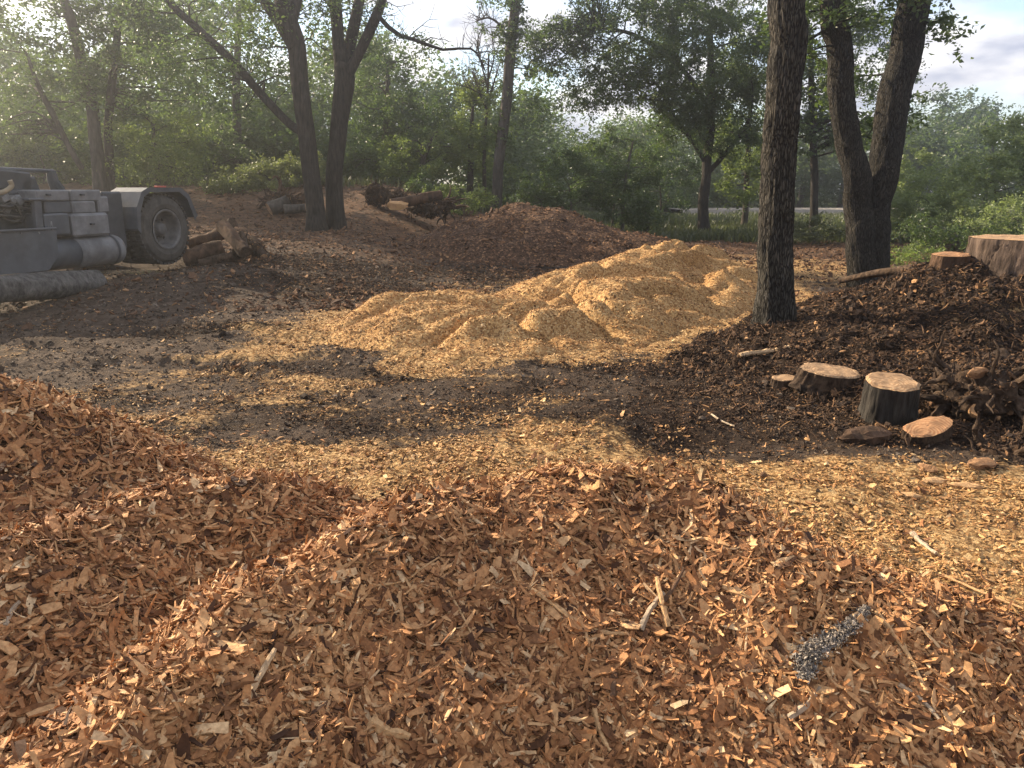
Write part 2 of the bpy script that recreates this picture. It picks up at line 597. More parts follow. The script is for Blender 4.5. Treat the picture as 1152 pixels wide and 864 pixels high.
def ground_mat():
    m, nt, b = new_mat('earth')
    def at(n):
        a = nt.nodes.new('ShaderNodeAttribute'); a.attribute_name = n
        return a.outputs['Fac']
    v = coords(nt)
    nf = noise(nt, 34, 6, 0.7, v)
    nm = noise(nt, 5.5, 6, 0.68, v, 0.4)
    nb = noise(nt, 1.1, 4, 0.6, v)
    vo = nt.nodes.new('ShaderNodeTexVoronoi'); vo.inputs['Scale'].default_value = 42
    nt.links.new(v, vo.inputs['Vector'])
    grit = nt.nodes.new('ShaderNodeSeparateColor'); nt.links.new(vo.outputs['Color'], grit.inputs[0])
    dirt = ramp(nt, [(0.3, (.028, .02, .015)), (0.52, (.078, .056, .041)), (0.75, (.148, .112, .084))], nm.outputs['Fac'])
    dark = ramp(nt, [(0.3, (.009, .006, .0045)), (0.55, (.024, .0155, .0105)), (0.78, (.06, .038, .025))], nm.outputs['Fac'])
    rust = ramp(nt, [(0.28, (.035, .023, .016)), (0.5, (.105, .062, .038)), (0.75, (.22, .13, .075))], nm.outputs['Fac'])
    gold = ramp(nt, [(0.0, (.1, .055, .023)), (0.5, (.31, .185, .08)), (1.0, (.48, .33, .165))], grit.outputs[0])
    green = ramp(nt, [(0.3, (.03, .04, .015)), (0.7, (.08, .1, .035))], nm.outputs['Fac'])
    pale = ramp(nt, [(0.3, (.33, .29, .24)), (0.7, (.48, .43, .36))], nm.outputs['Fac'])
    mixn = math_(nt, 'ADD', math_(nt, 'MULTIPLY', nm.outputs['Fac'], 0.6), math_(nt, 'MULTIPLY', nf.outputs['Fac'], 0.4))
    def thr(attr, w=0.16):
        lo = math_(nt, 'SUBTRACT', 1.0, attr)
        x = math_(nt, 'SUBTRACT', mixn, math_(nt, 'ADD', math_(nt, 'MULTIPLY', lo, 0.62), 0.18 - w / 2))
        return math_(nt, 'DIVIDE', x, w, True)
    c = dirt.outputs['Color']
    c = mixc(nt, thr(at('rust')), c, rust.outputs['Color'])
    c = mixc(nt, thr(at('dark')), c, dark.outputs['Color'])
    c = mixc(nt, thr(at('gold')), c, gold.outputs['Color'])
    c = mixc(nt, thr(at('green'), .2), c, green.outputs['Color'])
    t = ramp(nt, [(0.3, (.78, .77, .76)), (0.7, (1.15, 1.13, 1.1))], nf.outputs['Fac'])
    c = mixc(nt, 1.0, c, t.outputs['Color'], 'MULTIPLY')
    nt.links.new(c, b.inputs['Base Color'])
    b.inputs['Roughness'].default_value = 0.97
    b.inputs['Specular IOR Level'].default_value = 0.1
    h = math_(nt, 'ADD', math_(nt, 'MULTIPLY', nf.outputs['Fac'], 0.5), nm.outputs['Fac'])
    bump(nt, b, h, 0.05, 0.9)
    return m


def pile_mat(name, stops, scale, bd=0.02):
    """small chips packed together: a cell pattern with a colour per chip"""
    m, nt, b = new_mat(name)
    v = coords(nt)
    nd = noise(nt, 12, 3, 0.5, v)
    vo = nt.nodes.new('ShaderNodeTexVoronoi'); vo.inputs['Scale'].default_value = scale
    nt.links.new(v, vo.inputs['Vector'])
    g = nt.nodes.new('ShaderNodeSeparateColor'); nt.links.new(vo.outputs['Color'], g.inputs[0])
    r = ramp(nt, stops, g.outputs[0])
    big = noise(nt, 1.2, 5, 0.6, v)
    tone = ramp(nt, [(0.3, (.78, .7, .62)), (0.55, (1, 1, 1)), (0.75, (1.1, 1.08, 1.0))], big.outputs['Fac'])
    c = mixc(nt, 1.0, r.outputs['Color'], tone.outputs['Color'], 'MULTIPLY')
    nt.links.new(c, b.inputs['Base Color'])
    b.inputs['Roughness'].default_value = 0.95
    b.inputs['Specular IOR Level'].default_value = 0.1
    h = math_(nt, 'ADD', math_(nt, 'MULTIPLY', g.outputs[1], 0.7), nd.outputs['Fac'])
    bump(nt, b, h, bd, 0.9)
    return m


M['earth'] = ground_mat()
M['pile_red'] = pile_mat('pile_red', [(0, (.03, .016, .008)), (.5, (.12, .06, .028)), (1, (.22, .12, .055))], 30)
M['pile_gold'] = pile_mat('pile_gold', [(0, (.17, .09, .036)), (.35, (.36, .208, .087)), (.8, (.45, .285, .125)), (1, (.54, .37, .185))], 52, 0.02)
M['pile_brown'] = pile_mat('pile_brown', [(0, (.03, .018, .012)), (.5, (.07, .041, .026)), (.85, (.125, .071, .042)), (1, (.26, .155, .088))], 26, 0.03)
M['bank'] = M['earth']

# ------------------------------------------------------------------ terrain
PUD = (-6.95, 14.05)


def terrain0(x, y):
    """large forms of the yard"""
    L = sstep(2.0, -5.5, x)
    z = 0.40 * sstep(9.5, 14.5, y) * sstep(-1.0, -5.0, x)
    z = z + 0.22 * sstep(14.5, 22, y) * L
    z = z + 1.35 * sstep(21.5, 32, y) * sstep(4.0, -5.0, x)
    z = z + 0.10 * fbm(x / 5.0, y / 5.0, 3, 5) * sstep(3, 9, np.hypot(x, y))
    # swales between the fines just beyond the near heap
    z = z + 0.10 * np.exp(-(((x - .75) / .55) ** 2 + ((y - 4.15) / .33) ** 2))
    z = z + 0.07 * np.exp(-(((x + .2) / .9) ** 2 + ((y - 4.9) / .35) ** 2))
    z = z - 0.09 * np.exp(-(((x - 1.25) / .6) ** 2 + ((y - 5.2) / .28) ** 2))
    z = z - 0.25 * sstep(1.2, -0.5, y)
    k = np.exp(-(((x - PUD[0]) / 1.3) ** 2 + ((y - PUD[1]) / 1.0) ** 2) ** 1.5)
    z = z * (1 - k) + k * 0.26
    return z


def ground_z(x, y):
    x = np.asarray(x, float); y = np.asarray(y, float)
    r = np.hypot(x, y)
    z = terrain0(x, y)
    # wheel ruts across the bare dirt on the left
    for (ax, ay, bx, by) in ((-8.0, 10.6, .2, 6.6), (-7.5, 8.2, -.5, 8.6)):
        ln = np.hypot(bx - ax, by - ay); tx, ty = (bx - ax) / ln, (by - ay) / ln
        al = (x - ax) * tx + (y - ay) * ty
        ds = -(x - ax) * ty + (y - ay) * tx + .18 * np.sin(al * .9)
        w = sstep(-.5, 1, al) * sstep(ln + .5, ln - 2, al)
        da = np.abs(np.abs(ds) - .75)
        z = z + w * (-.05 * np.exp(-(da / .13) ** 2) + .03 * np.exp(-((da - .22) / .08) ** 2)) * (.7 + .6 * vnoise(al * 3, ds * 3, 51))
        z = z + w * .012 * np.sin(al * 40) * np.exp(-(da / .14) ** 2)
    k = np.exp(-(((x - PUD[0]) / 1.2) ** 2 + ((y - PUD[1]) / .9) ** 2) ** 1.5)
    amp = np.where(x > 0, 1.0, 0.55)
    z = z + (1 - k) * amp * (0.045 * fbm(x * 1.6, y * 1.6, 4, 21) + 0.022 * fbm(x * 7, y * 7, 3, 22)) * sstep(80, 30, r)
    return z


def G(px, py, zoff=0.0, fn=None):
    """where the sight line through a pixel meets the ground"""
    d = ray(px, py)
    fn = fn or ground_z
    lo = None
    ks = np.linspace(1.2, 90, 6000)
    X, Y, Z = d[0] * ks, d[1] * ks, HC + d[2] * ks
    below = Z < fn(X, Y) + zoff
    i = int(np.argmax(below)) if below.any() else len(ks) - 1
    return np.array([X[i], Y[i], float(fn(X[i:i + 1], Y[i:i + 1])[0])])


def blob(x, y, cx, cy, rx, ry, a=0.0):
    c, s = cos(a), sin(a)
    u = (x - cx) * c + (y - cy) * s
    v = -(x - cx) * s + (y - cy) * c
    return np.exp(-((u / rx) ** 2 + (v / ry) ** 2))


SAND_EDGE = np.array([(-2.6, 10.5), (-2.75, 9.7), (-2.15, 8.7), (-1.35, 8.1), (-.8, 7.6), (.3, 7.5), (.85, 7.7), (1.5, 8.0), (2.15, 9.0), (3.0, 9.7), (3.3, 10.6), (4.3, 11.6), (4.9, 13.5), (5.2, 15.2), (4.6, 16.6), (3.4, 17.0), (1.5, 15.8), (.5, 13.9), (-.6, 12.0), (-1.7, 10.9)])


def poly_sd(x, y, poly):
    """distance to a polygon's outline, positive inside"""
    d = np.full(np.shape(x), 1e9); ins = np.zeros(np.shape(x), bool)
    for a, b in zip(poly, np.roll(poly, -1, 0)):
        u = b - a
        t = np.clip(((x - a[0]) * u[0] + (y - a[1]) * u[1]) / (u @ u), 0, 1)
        d = np.minimum(d, np.hypot(x - a[0] - u[0] * t, y - a[1] - u[1] * t))
        c = ((a[1] > y) != (b[1] > y)) & (x < u[0] * (y - a[1]) / (u[1] + 1e-12) + a[0])
        ins ^= c
    return np.where(ins, d, -d)


def zones(x, y):
    """what the yard is covered with: fractions of fine gold chips, dark mulch, rusty mulch, green"""
    wx = x + .6 * fbm(x * .9, y * .9, 5, 41, gain=.6); wy = y + .6 * fbm(x * .9, y * .9, 5, 42, gain=.6)
    n = fbm(x * 1.1, y * 1.1, 4, 43)
    r = np.hypot(x, y)
    gold = 0.95 * sstep(5.9, 4.5, wy + .1 * np.abs(wx + .8))
    gold = np.maximum(gold, .85 * blob(wx, wy, .25, 5.5, .8, .9))
    gold = np.maximum(gold, .6 * blob(wx, wy, .1, 6.9, .7, .8))
    gold = np.maximum(gold, .6 * blob(wx, wy, -2.6, 8.3, 1.2, .55))
    gold = np.maximum(gold, .5 * blob(wx, wy, -1.5, 7.0, 1.0, .4))
    gold = np.maximum(gold, .92 * blob(wx, wy, 3.1, 4.1, 1.6, .65, .1))
    gold = np.maximum(gold, .9 * blob(wx, wy, 6.2, 17.5, 2.6, 3.2))
    gold = np.maximum(gold, .5 * blob(wx, wy, 3.2, 7.6, .5, .7))
    gold = np.maximum(gold, .55 * blob(wx, wy, 1.2, 12.5, 4.4, 3.2, .6))
    gold = np.maximum(gold, .82 * sstep(-1.0, .1, poly_sd(x + .5 * n, y + .5 * n, SAND_EDGE)) * sstep(17.5, 15, y))
    dark = 1.0 * blob(wx, wy, 2.1, 6.4, 1.8, 1.1)
    dark = np.maximum(dark, 1.0 * blob(wx, wy, 4.6, 9.0, 2.0, 2.6))
    dark = np.maximum(dark, 1.0 * blob(wx, wy, 1.9, 7.6, 2.0, .8))
    dark = np.maximum(dark, 1.0 * blob(wx, wy, 3.6, 5.7, 2.6, .8))
    dark = np.maximum(dark, .85 * blob(wx, wy, -.8, 7.3, .9, .6))
    dark = np.maximum(dark, .95 * blob(wx, wy, -4.0, 15.0, 2.8, 1.7, .2))
    dark = np.maximum(dark, .8 * blob(wx, wy, -2.4, 12.9, 2.6, 1.7))
    dark = np.maximum(dark, .85 * blob(wx, wy, .0, 16.5, 2.8, 2.8))
    dark = np.maximum(dark, .72 * blob(wx, wy, -3.6, 6.2, 1.4, .5))
    dark = np.maximum(dark, .66 * blob(wx, wy, -1.6, 5.7, 1.4, .4))
    dark = np.maximum(dark, .66 * blob(wx, wy, -3.2, 9.3, 2.4, .5))
    dark = np.maximum(dark, .5 * sstep(14, 9, wy) * (1 - .5 * sstep(-1.5, -4.0, wx))) + .25 * n + .12 * fbm(x * 1.2, y * 4.5, 3, 45)
    rust = (.58 + .3 * n) * sstep(13.5, 19, wy) * sstep(50, 36, wy)
    rust = np.maximum(rust, .45 * blob(wx, wy, -1.5, 11.0, 2.5, 2.0))
    green = sstep(31, 36, wy + np.where(x > 0, 4.0, 0.0)) * .95
    gold = np.maximum(gold, .36 * sstep(9.5, 6.5, wy)) + .26 * n + .24 * fbm(x * 1.5, y * 5, 4, 46)
    gold = gold * (1 - .8 * blob(wx, wy, 2.2, 6.5, 1.75, 1.25)) - .25 * blob(wx, wy, 2.2, 6.4, 1.75, 1.2)
    return gold, np.clip(dark, 0, 1), rust, green


def build_ground():
    rr = np.concatenate([[0.05], np.geomspace(0.35, 3.0, 40)[:-1], np.geomspace(3.0, 45.0, 430)[:-1], np.geomspace(45.0, 260.0, 40)])
    a_in = np.linspace(-46, 46, 470)
    a_out = np.linspace(46, 314, 90)[1:-1]
    th = np.radians(np.concatenate([a_in, a_out]))
    R, T = np.meshgrid(rr, th, indexing='ij')
    X, Y = R * np.sin(T), R * np.cos(T)
    Z = ground_z(X, Y)
    g, d, ru, gr = zones(X, Y)
    Z = Z + .05 * np.clip(d, 0, 1) * (np.abs(fbm(X * 2.6, Y * 2.6, 4, 77)) - .2) * sstep(40, 25, R)
    nr, nt_ = R.shape
    i = np.arange(nr - 1)[:, None] * nt_; k = np.arange(nt_)[None, :]; k2 = (k + 1) % nt_
    q = np.stack([i + k, i + nt_ + k, i + nt_ + k2, i + k2], -1).reshape(-1, 4)
    V = np.stack([X, Y, Z], -1).reshape(-1, 3)
    o = np_mesh('ground', V, [q], M['earth'], None, True, {'gold': g.ravel(), 'dark': d.ravel(), 'rust': ru.ravel(), 'green': gr.ravel()})
    tag(o, 'churned yard ground of grey dirt, dark mulch and scattered chips', 'ground', kind='structure')


build_ground()

# muddy puddle under the trailer
def build_puddle():
    th = np.linspace(0, 2 * pi, 60, endpoint=False)
    r = 1 + .18 * vnoise(np.cos(th) * 2 + 5, np.sin(th) * 2 + 5, 3)
    V = np.stack([PUD[0] + .95 * r * np.cos(th), PUD[1] + .62 * r * np.sin(th), np.full(60, .285)], -1)
    m, nt, b = new_mat('muddy_water')
    b.inputs['Base Color'].default_value = (.26, .19, .12, 1)
    b.inputs['Roughness'].default_value = 0.12
    b.inputs['Specular IOR Level'].default_value = 0.5
    o = np_mesh('puddle', V, [np.arange(60)[None, :]], m)
    tag(o, 'muddy tan puddle lying beneath the trailer', 'puddle', kind='structure')


build_puddle()

# pale road beyond the yard
def build_road():
    a0, a1 = np.array([11.5, 57.0]), np.array([75.0, 60.0])
    d = (a1 - a0) / np.linalg.norm(a1 - a0); nrm = np.array([-d[1], d[0]])
    s = np.linspace(0, 1, 60)
    Vs = []
    for w in (-3.2, -2.9, 2.9, 3.2):
        for t in s:
            p = a0 + (a1 - a0) * t + nrm * w
            zt = float(terrain0(np.array([p[0]]), np.array([p[1]]))[0])
            Vs.append((p[0], p[1], (.32 if abs(w) < 3 else .0)))
    n = len(s)
    q = [(r * n + k, r * n + k + 1, (r + 1) * n + k + 1, (r + 1) * n + k) for r in range(3) for k in range(n - 1)]
    o = np_mesh('road', Vs, [np.array(q)], plain_mat('pale_asphalt', (.2, .175, .145), (.28, .25, .21), 1.5, .95))
    tag(o, 'pale sunlit road passing beyond the yard', 'road', kind='structure')


build_road()

# ------------------------------------------------------------------ heaps
def ridge(x, y, poly, sn, sf, r):
    best = np.full(np.shape(x), -9.0)
    for (a, b) in zip(poly[:-1], poly[1:]):
        ax, ay, az = a; bx, by, bz = b
        ux, uy = bx - ax, by - ay
        t = np.clip(((x - ax) * ux + (y - ay) * uy) / (ux * ux + uy * uy), 0, 1)
        qx, qy, qz = ax + ux * t, ay + uy * t, az + (bz - az) * t
        d = np.hypot(x - qx, y - qy)
        near = sstep(.35, -.35, (y - qy) / (d + .15))
        s = sn * near + sf * (1 - near)
        best = np.maximum(best, qz - s * (np.sqrt(d * d + r * r) - r))
    return best


RIDGE_FRONT = [(-2.1, 1.05, .22), (-1.16, 1.72, .34), (-1.0, 1.92, .40), (-.78, 2.45, .45), (-.42, 2.72, .51), (-.12, 3.0, .54), (.25, 3.14, .57), (.66, 3.05, .53), (1.05, 2.7, .42), (1.42, 2.55, .32), (1.9, 2.42, .2), (3.0, 2.2, .0)]
RIDGE_LEFT = [(-4.2, 3.1, 1.25), (-3.2, 3.3, 1.1), (-2.42, 3.42, .9), (-2.34, 3.75, .68), (-2.2, 4.2, .28)]
RIDGE_MID = [(-3.2, 1.9, .8), (-1.72, 2.4, .56), (-1.5, 3.0, .5), (-1.12, 3.2, .5), (-.78, 3.25, .36), (-.3, 3.4, .2), (.1, 3.7, .05)]


def heap_front(x, y):
    h = ridge(x, y, RIDGE_FRONT, .60, .52, .11)
    return h + .07 * fbm(x * 2.2, y * 2.2, 3, 61) + .018 * fbm(x * 8, y * 8, 2, 62)


def heap_left(x, y):
    a = ridge(x, y, RIDGE_LEFT, .66, .7, .12)
    b = ridge(x, y, RIDGE_MID, .66, .62, .1)
    k = .07
    mx = np.maximum(a, b)
    h = mx + k * np.log(np.exp((a - mx) / k) + np.exp((b - mx) / k)) - k * .4
    return h + .07 * fbm(x * 2.2 + 9, y * 2.2, 3, 63) + .018 * fbm(x * 8, y * 8, 2, 64)


def grid_heap(name, fn, x0, x1, y0, y1, step, mat, label, cat='pile', drop=.12, attrs=None, kind=None):
    xs = np.arange(x0, x1 + step, step); ys = np.arange(y0, y1 + step, step)
    X, Y = np.meshgrid(xs, ys, indexing='ij')
    Z = fn(X, Y); gz = ground_z(X, Y)
    keep = (Z > gz - drop)
    Z = np.maximum(Z, gz - drop - .02)
    nx, ny = X.shape
    idx = np.arange(nx * ny).reshape(nx, ny)
    cell = keep[:-1, :-1] | keep[1:, :-1] | keep[1:, 1:] | keep[:-1, 1:]
    q = np.stack([idx[:-1, :-1], idx[1:, :-1], idx[1:, 1:], idx[:-1, 1:]], -1)[cell]
    used = np.unique(q); mp = np.full(nx * ny, -1); mp[used] = np.arange(len(used))
    V = np.stack([X, Y, Z], -1).reshape(-1, 3)[used]
    at = None
    if attrs:
        at = attrs(V[:, 0], V[:, 1])
    o = np_mesh(name, V, [mp[q]], mat, None, True, at)
    tag(o, label, cat, kind=kind)
    return o


front = grid_heap('wood_chip_pile', heap_front, -3.2, 4.2, -.4, 5.0, .03, M['pile_red'], 'nearest heap of coarse reddish wood chips filling the foreground')
left = grid_heap('wood_chip_pile', heap_left, -6.5, 1.0, .2, 5.6, .035, M['pile_red'], 'tall heap of coarse wood chips behind the nearest heap, beside the grey dirt')

RIDGE_SAND = [(-2.9, 10.4, .05), (-1.5, 11.4, .14), (-.25, 12.4, .26), (1.0, 13.5, .42), (2.6, 14.6, .68), (3.5, 14.7, .58), (4.6, 15.2, .40)]
def heap_sand(x, y):
    sx = x + .3 * fbm(x * .8, y * .8, 2, 68); sy = y + .3 * fbm(x * .8, y * .8, 2, 69)
    sd = poly_sd(sx, sy, SAND_EDGE)
    base = np.maximum(ridge(x, y, RIDGE_SAND, .135, .45, .3), .02)
    edge = sstep(-.2, .35, sd)
    wx = x * .62 + .25 * y + .4 * fbm(x * .7, y * .7, 2, 70); wy = y * 1.0 - .42 * x + .4 * fbm(x * .7, y * .7, 2, 71)
    b1 = 1 - np.abs(vnoise(wx * 1.7, wy * 1.7, 72)); b2 = 1 - np.abs(vnoise(wx * 2.9 + 5, wy * 2.9, 73))
    # dumped bucket loads: rounded humps with creases between
    hump = .36 * (1 - b1 ** 2.4) + .12 * (1 - b2 ** 2) + .02 * fbm(x * 6, y * 6, 3, 74) + .05 * fbm(x * 2.3, y * 2.3, 3, 76)
    ragged = .05 * fbm(x * 2.2, y * 2.2, 3, 75)
    return -.12 + edge * (base * sstep(0, 3.2, sd) + .07 + .05 * sstep(0, .8, sd) + hump * (.12 + .88 * sstep(-.1, 1.3, sd))) + ragged * (1 - sstep(.2, 1.2, sd))


sand = grid_heap('wood_chip_pile', heap_sand, -4.2, 7.8, 7.0, 18.6, .04, M['pile_gold'], 'lumpy golden spread heap of fine chips in the middle of the yard', drop=.06)

C_MOUND = P(592, 240, 21.5)


def heap_brown(x, y):
    x0, y0 = C_MOUND[0], 21.8
    d = np.sqrt(((x - x0) / 2.9) ** 2 + ((y - y0) / 2.4) ** 2)
    z = 1.34 - 1.05 * (np.sqrt(d * d + .06) - .245)
    d2 = np.sqrt(((x - x0 - 2.6) / 2.6) ** 2 + ((y - y0 + .6) / 2.0) ** 2)
    z = np.maximum(z, .62 - .8 * (np.sqrt(d2 * d2 + .06) - .245))
    return z + .12 * fbm(x * 1.3, y * 1.3, 4, 81) + .03 * fbm(x * 6, y * 6, 2, 82)


brown = grid_heap('mulch_pile', heap_brown, -5, 8, 16.5, 27, .07, M['pile_brown'], 'dark brown rounded mulch mound in front of the ivy tree')

# dark bank on the right that carries the stumps
def bank_h(x, y):
    a = ridge(x, y, [(3.4, 8.7, .10), (4.2, 8.9, .45), (4.8, 9.0, .78), (5.4, 9.0, .98), (6.6, 9.0, 1.1), (9.5, 8.8, 1.1)], .26, .42, .3)
    b = ridge(x, y, [(3.0, 6.3, .05), (3.5, 6.3, .2), (4.4, 6.2, .34), (7.5, 6.2, .4)], .5, .3, .2)
    k = .08; mx = np.maximum(a, b)
    h = mx + k * np.log(np.exp((a - mx) / k) + np.exp((b - mx) / k)) - k * .5
    return h + .12 * fbm(x * 1.8, y * 1.8, 4, 91) + .06 * fbm(x * 6, y * 6, 3, 92)


def bank_attrs(x, y):
    n = fbm(x * 1.3, y * 1.3, 4, 95)
    gold = .38 * blob(x, y, 4.6, 7.7, .9, .9) + .3 * blob(x, y, 6.0, 7.9, .7, .7) + .25 * n
    return {'gold': gold, 'dark': .9 + .3 * n, 'rust': .6 + 0 * x, 'green': 0 * x}


bank = grid_heap('mulch_pile', bank_h, 1.5, 11.5, 3.8, 13.5, .05, M['bank'], 'dark earthy mulch bank on the right carrying the sawn stumps', attrs=bank_attrs)


def top_z(x, y):
    x = np.asarray(x, float); y = np.asarray(y, float)
    z = ground_z(x, y)
    for f in (heap_front, heap_left, heap_sand, heap_brown, bank_h):
        z = np.maximum(z, f(x, y))
    return z


def T(px, py):
    return G(px, py, 0, top_z)


# ------------------------------------------------------------------ chips
def gen_chips(C, Nn, L, W, Th, rng, tilt=.35, bend=.12, taper=.55, yaw=None):
    n = len(C)
    Nn = Nn / np.linalg.norm(Nn, axis=1)[:, None]
    rv = rng.normal(size=(n, 3))
    a = rv - Nn * np.sum(rv * Nn, 1)[:, None]; a /= np.linalg.norm(a, axis=1)[:, None]
    b = np.cross(Nn, a)
    nn = Nn + a * rng.normal(0, tilt, (n, 1)) + b * rng.normal(0, tilt, (n, 1))
    nn /= np.linalg.norm(nn, axis=1)[:, None]
    a = a - nn * np.sum(a * nn, 1)[:, None]; a /= np.linalg.norm(a, axis=1)[:, None]
    b = np.cross(nn, a)
    K = 5
    s = np.array([-.5, -.27, 0, .27, .5])[None, :] + rng.normal(0, .04, (n, K))
    lens = rng.uniform(.45, 1.0, (n, 2))
    w = np.stack([rng.uniform(.2, .85, n), np.maximum(lens[:, 0], .7), np.ones(n), np.maximum(lens[:, 1], .65), rng.uniform(.15, .85, n)], 1) * rng.uniform(.82, 1.15, (n, K))
    blunt = rng.random(n) < .2
    w[:, 0] = np.where(blunt, .9, w[:, 0])
    sh = rng.normal(0, .06, (n, K)) + rng.normal(0, 1.0, n)[:, None] * (s ** 2) * np.clip(.12 * L / W, 0, 1.6)[:, None]
    bd = rng.normal(0, bend, n)
    tw = rng.normal(0, .45, n)
    V = np.empty((n, K, 4, 3))
    for k in range(K):
        cen = C + a * (s[:, k] * L)[:, None] + b * (sh[:, k] * W)[:, None] + nn * ((s[:, k] ** 2 * 4 * bd * L))[:, None]
        half = .5 * W * w[:, k]
        side = b * np.cos(tw * s[:, k])[:, None] + nn * np.sin(tw * s[:, k])[:, None]
        dome = nn * (Th * .5)[:, None] * (1.6 if 0 < k < K - 1 else .7)
        up = nn * (Th * .5)[:, None] * (1 if 0 < k < K - 1 else .6)
        V[:, k, 0] = cen - side * half[:, None] + up
        V[:, k, 1] = cen + side * half[:, None] + up
        V[:, k, 2] = cen + side * half[:, None] * .9 - up
        V[:, k, 3] = cen - side * half[:, None] * .9 - up
    base = []
    for k in range(K - 1):
        o, p = k * 4, k * 4 + 4
        for e in range(4):
            e2 = (e + 1) % 4
            base.append((o + e, o + e2, p + e2, p + e))
    base += [(3, 2, 1, 0), (16, 17, 18, 19)]
    base = np.array(base)
    F = (np.arange(n)[:, None, None] * 20 + base[None]).reshape(-1, 4)
    return V.reshape(-1, 3), F


def surf_normals(fn, x, y, e=.03):
    zx = (fn(x + e, y) - fn(x - e, y)) / (2 * e)
    zy = (fn(x, y + e) - fn(x, y - e)) / (2 * e)
    return np.stack([-zx, -zy, np.ones_like(x)], -1)


rng = np.random.default_rng(7)


def polar_sample(n, rmin, rmax, amax, rng, power=1.0):
    """points about the viewer's feet, thinning outwards"""
    u = rng.random(n)
    if power == 1.0:
        r = rmin * (rmax / rmin) ** u
    else:
        e = 1 - power + 1e-9
        r = (rmin ** e + u * (rmax ** e - rmin ** e)) ** (1 / e)
    a = np.radians(rng.uniform(-amax, amax, n))
    return r * np.sin(a), r * np.cos(a), r


def near_chips():
    N = 330000
    x, y, r = polar_sample(N, 1.15, 6.0, 55, rng, .75)
    zf, zl, zg = heap_front(x, y), heap_left(x, y), ground_z(x, y)
    hf, hl = zf - zg, zl - zg
    # how coarse: the near faces are coarse, beyond the crest it turns to fines
    coarse = np.clip(np.maximum(hf, hl) / .22, 0, 1)
    beyond = sstep(2.75, 3.8, y + .05 * x) * (1 - sstep(.12, .4, hl))
    right = sstep(1.6, 2.6, x + .55 * (y - 2.4))
    coarse = np.maximum(coarse, sstep(2.7, 2.3, y))
    fine = np.clip(np.maximum(np.maximum(beyond, right * .8), 1 - coarse) + .18 * fbm(x * 2, y * 2, 3, 33), 0, 1)
    on = np.where((hf > hl) & (hf > -.05), 0, np.where(hl > -.05, 1, 2))
    sel_f = (on == 0); sel_l = (on == 1)
    for sel, fn, par, tagname in ((sel_f, heap_front, front, 'f'), (sel_l, heap_left, left, 'l')):
        xs, ys, rs, fi = x[sel], y[sel], r[sel], fine[sel]
        n = len(xs)
        nrm = surf_normals(fn, xs, ys)
        sz = rng.lognormal(0, .5, n)
        Lc = (.052 * sz) * (1 - .62 * fi)
        thin = rng.random(n)
        asp = np.where(thin < .45, rng.uniform(.05, .16, n), rng.uniform(.16, .44, n))
        Lc = np.where(thin < .45, Lc * rng.uniform(1.1, 2.4, n), Lc)
        Lc = np.where(rng.random(n) < .42, Lc * .45, Lc)
        Lc = np.clip(Lc, .009, .13)
        W = np.clip(Lc * asp, .003, .04)
        Th = np.clip(W * rng.uniform(.12, .36, n), .0015, .009)
        z = fn(xs, ys) + rng.uniform(-.006, .03, n) * (1 - .6 * fi)
        C = np.stack([xs, ys, z], -1)
        isg = rng.random(n) < np.clip(fi * 1.25 - .2, 0, .97)
        for mask, mat, nm in ((~isg, M['chip_red'], 'chips'), (isg, M['chip_gold'], 'fine_chips')):
            if mask.sum() < 10:
                continue
            V, F = gen_chips(C[mask], nrm[mask], Lc[mask], W[mask], Th[mask], rng, .34, .13)
            o = np_mesh(nm, V, [F], mat, par)
            o['kind'] = 'stuff'


near_chips()


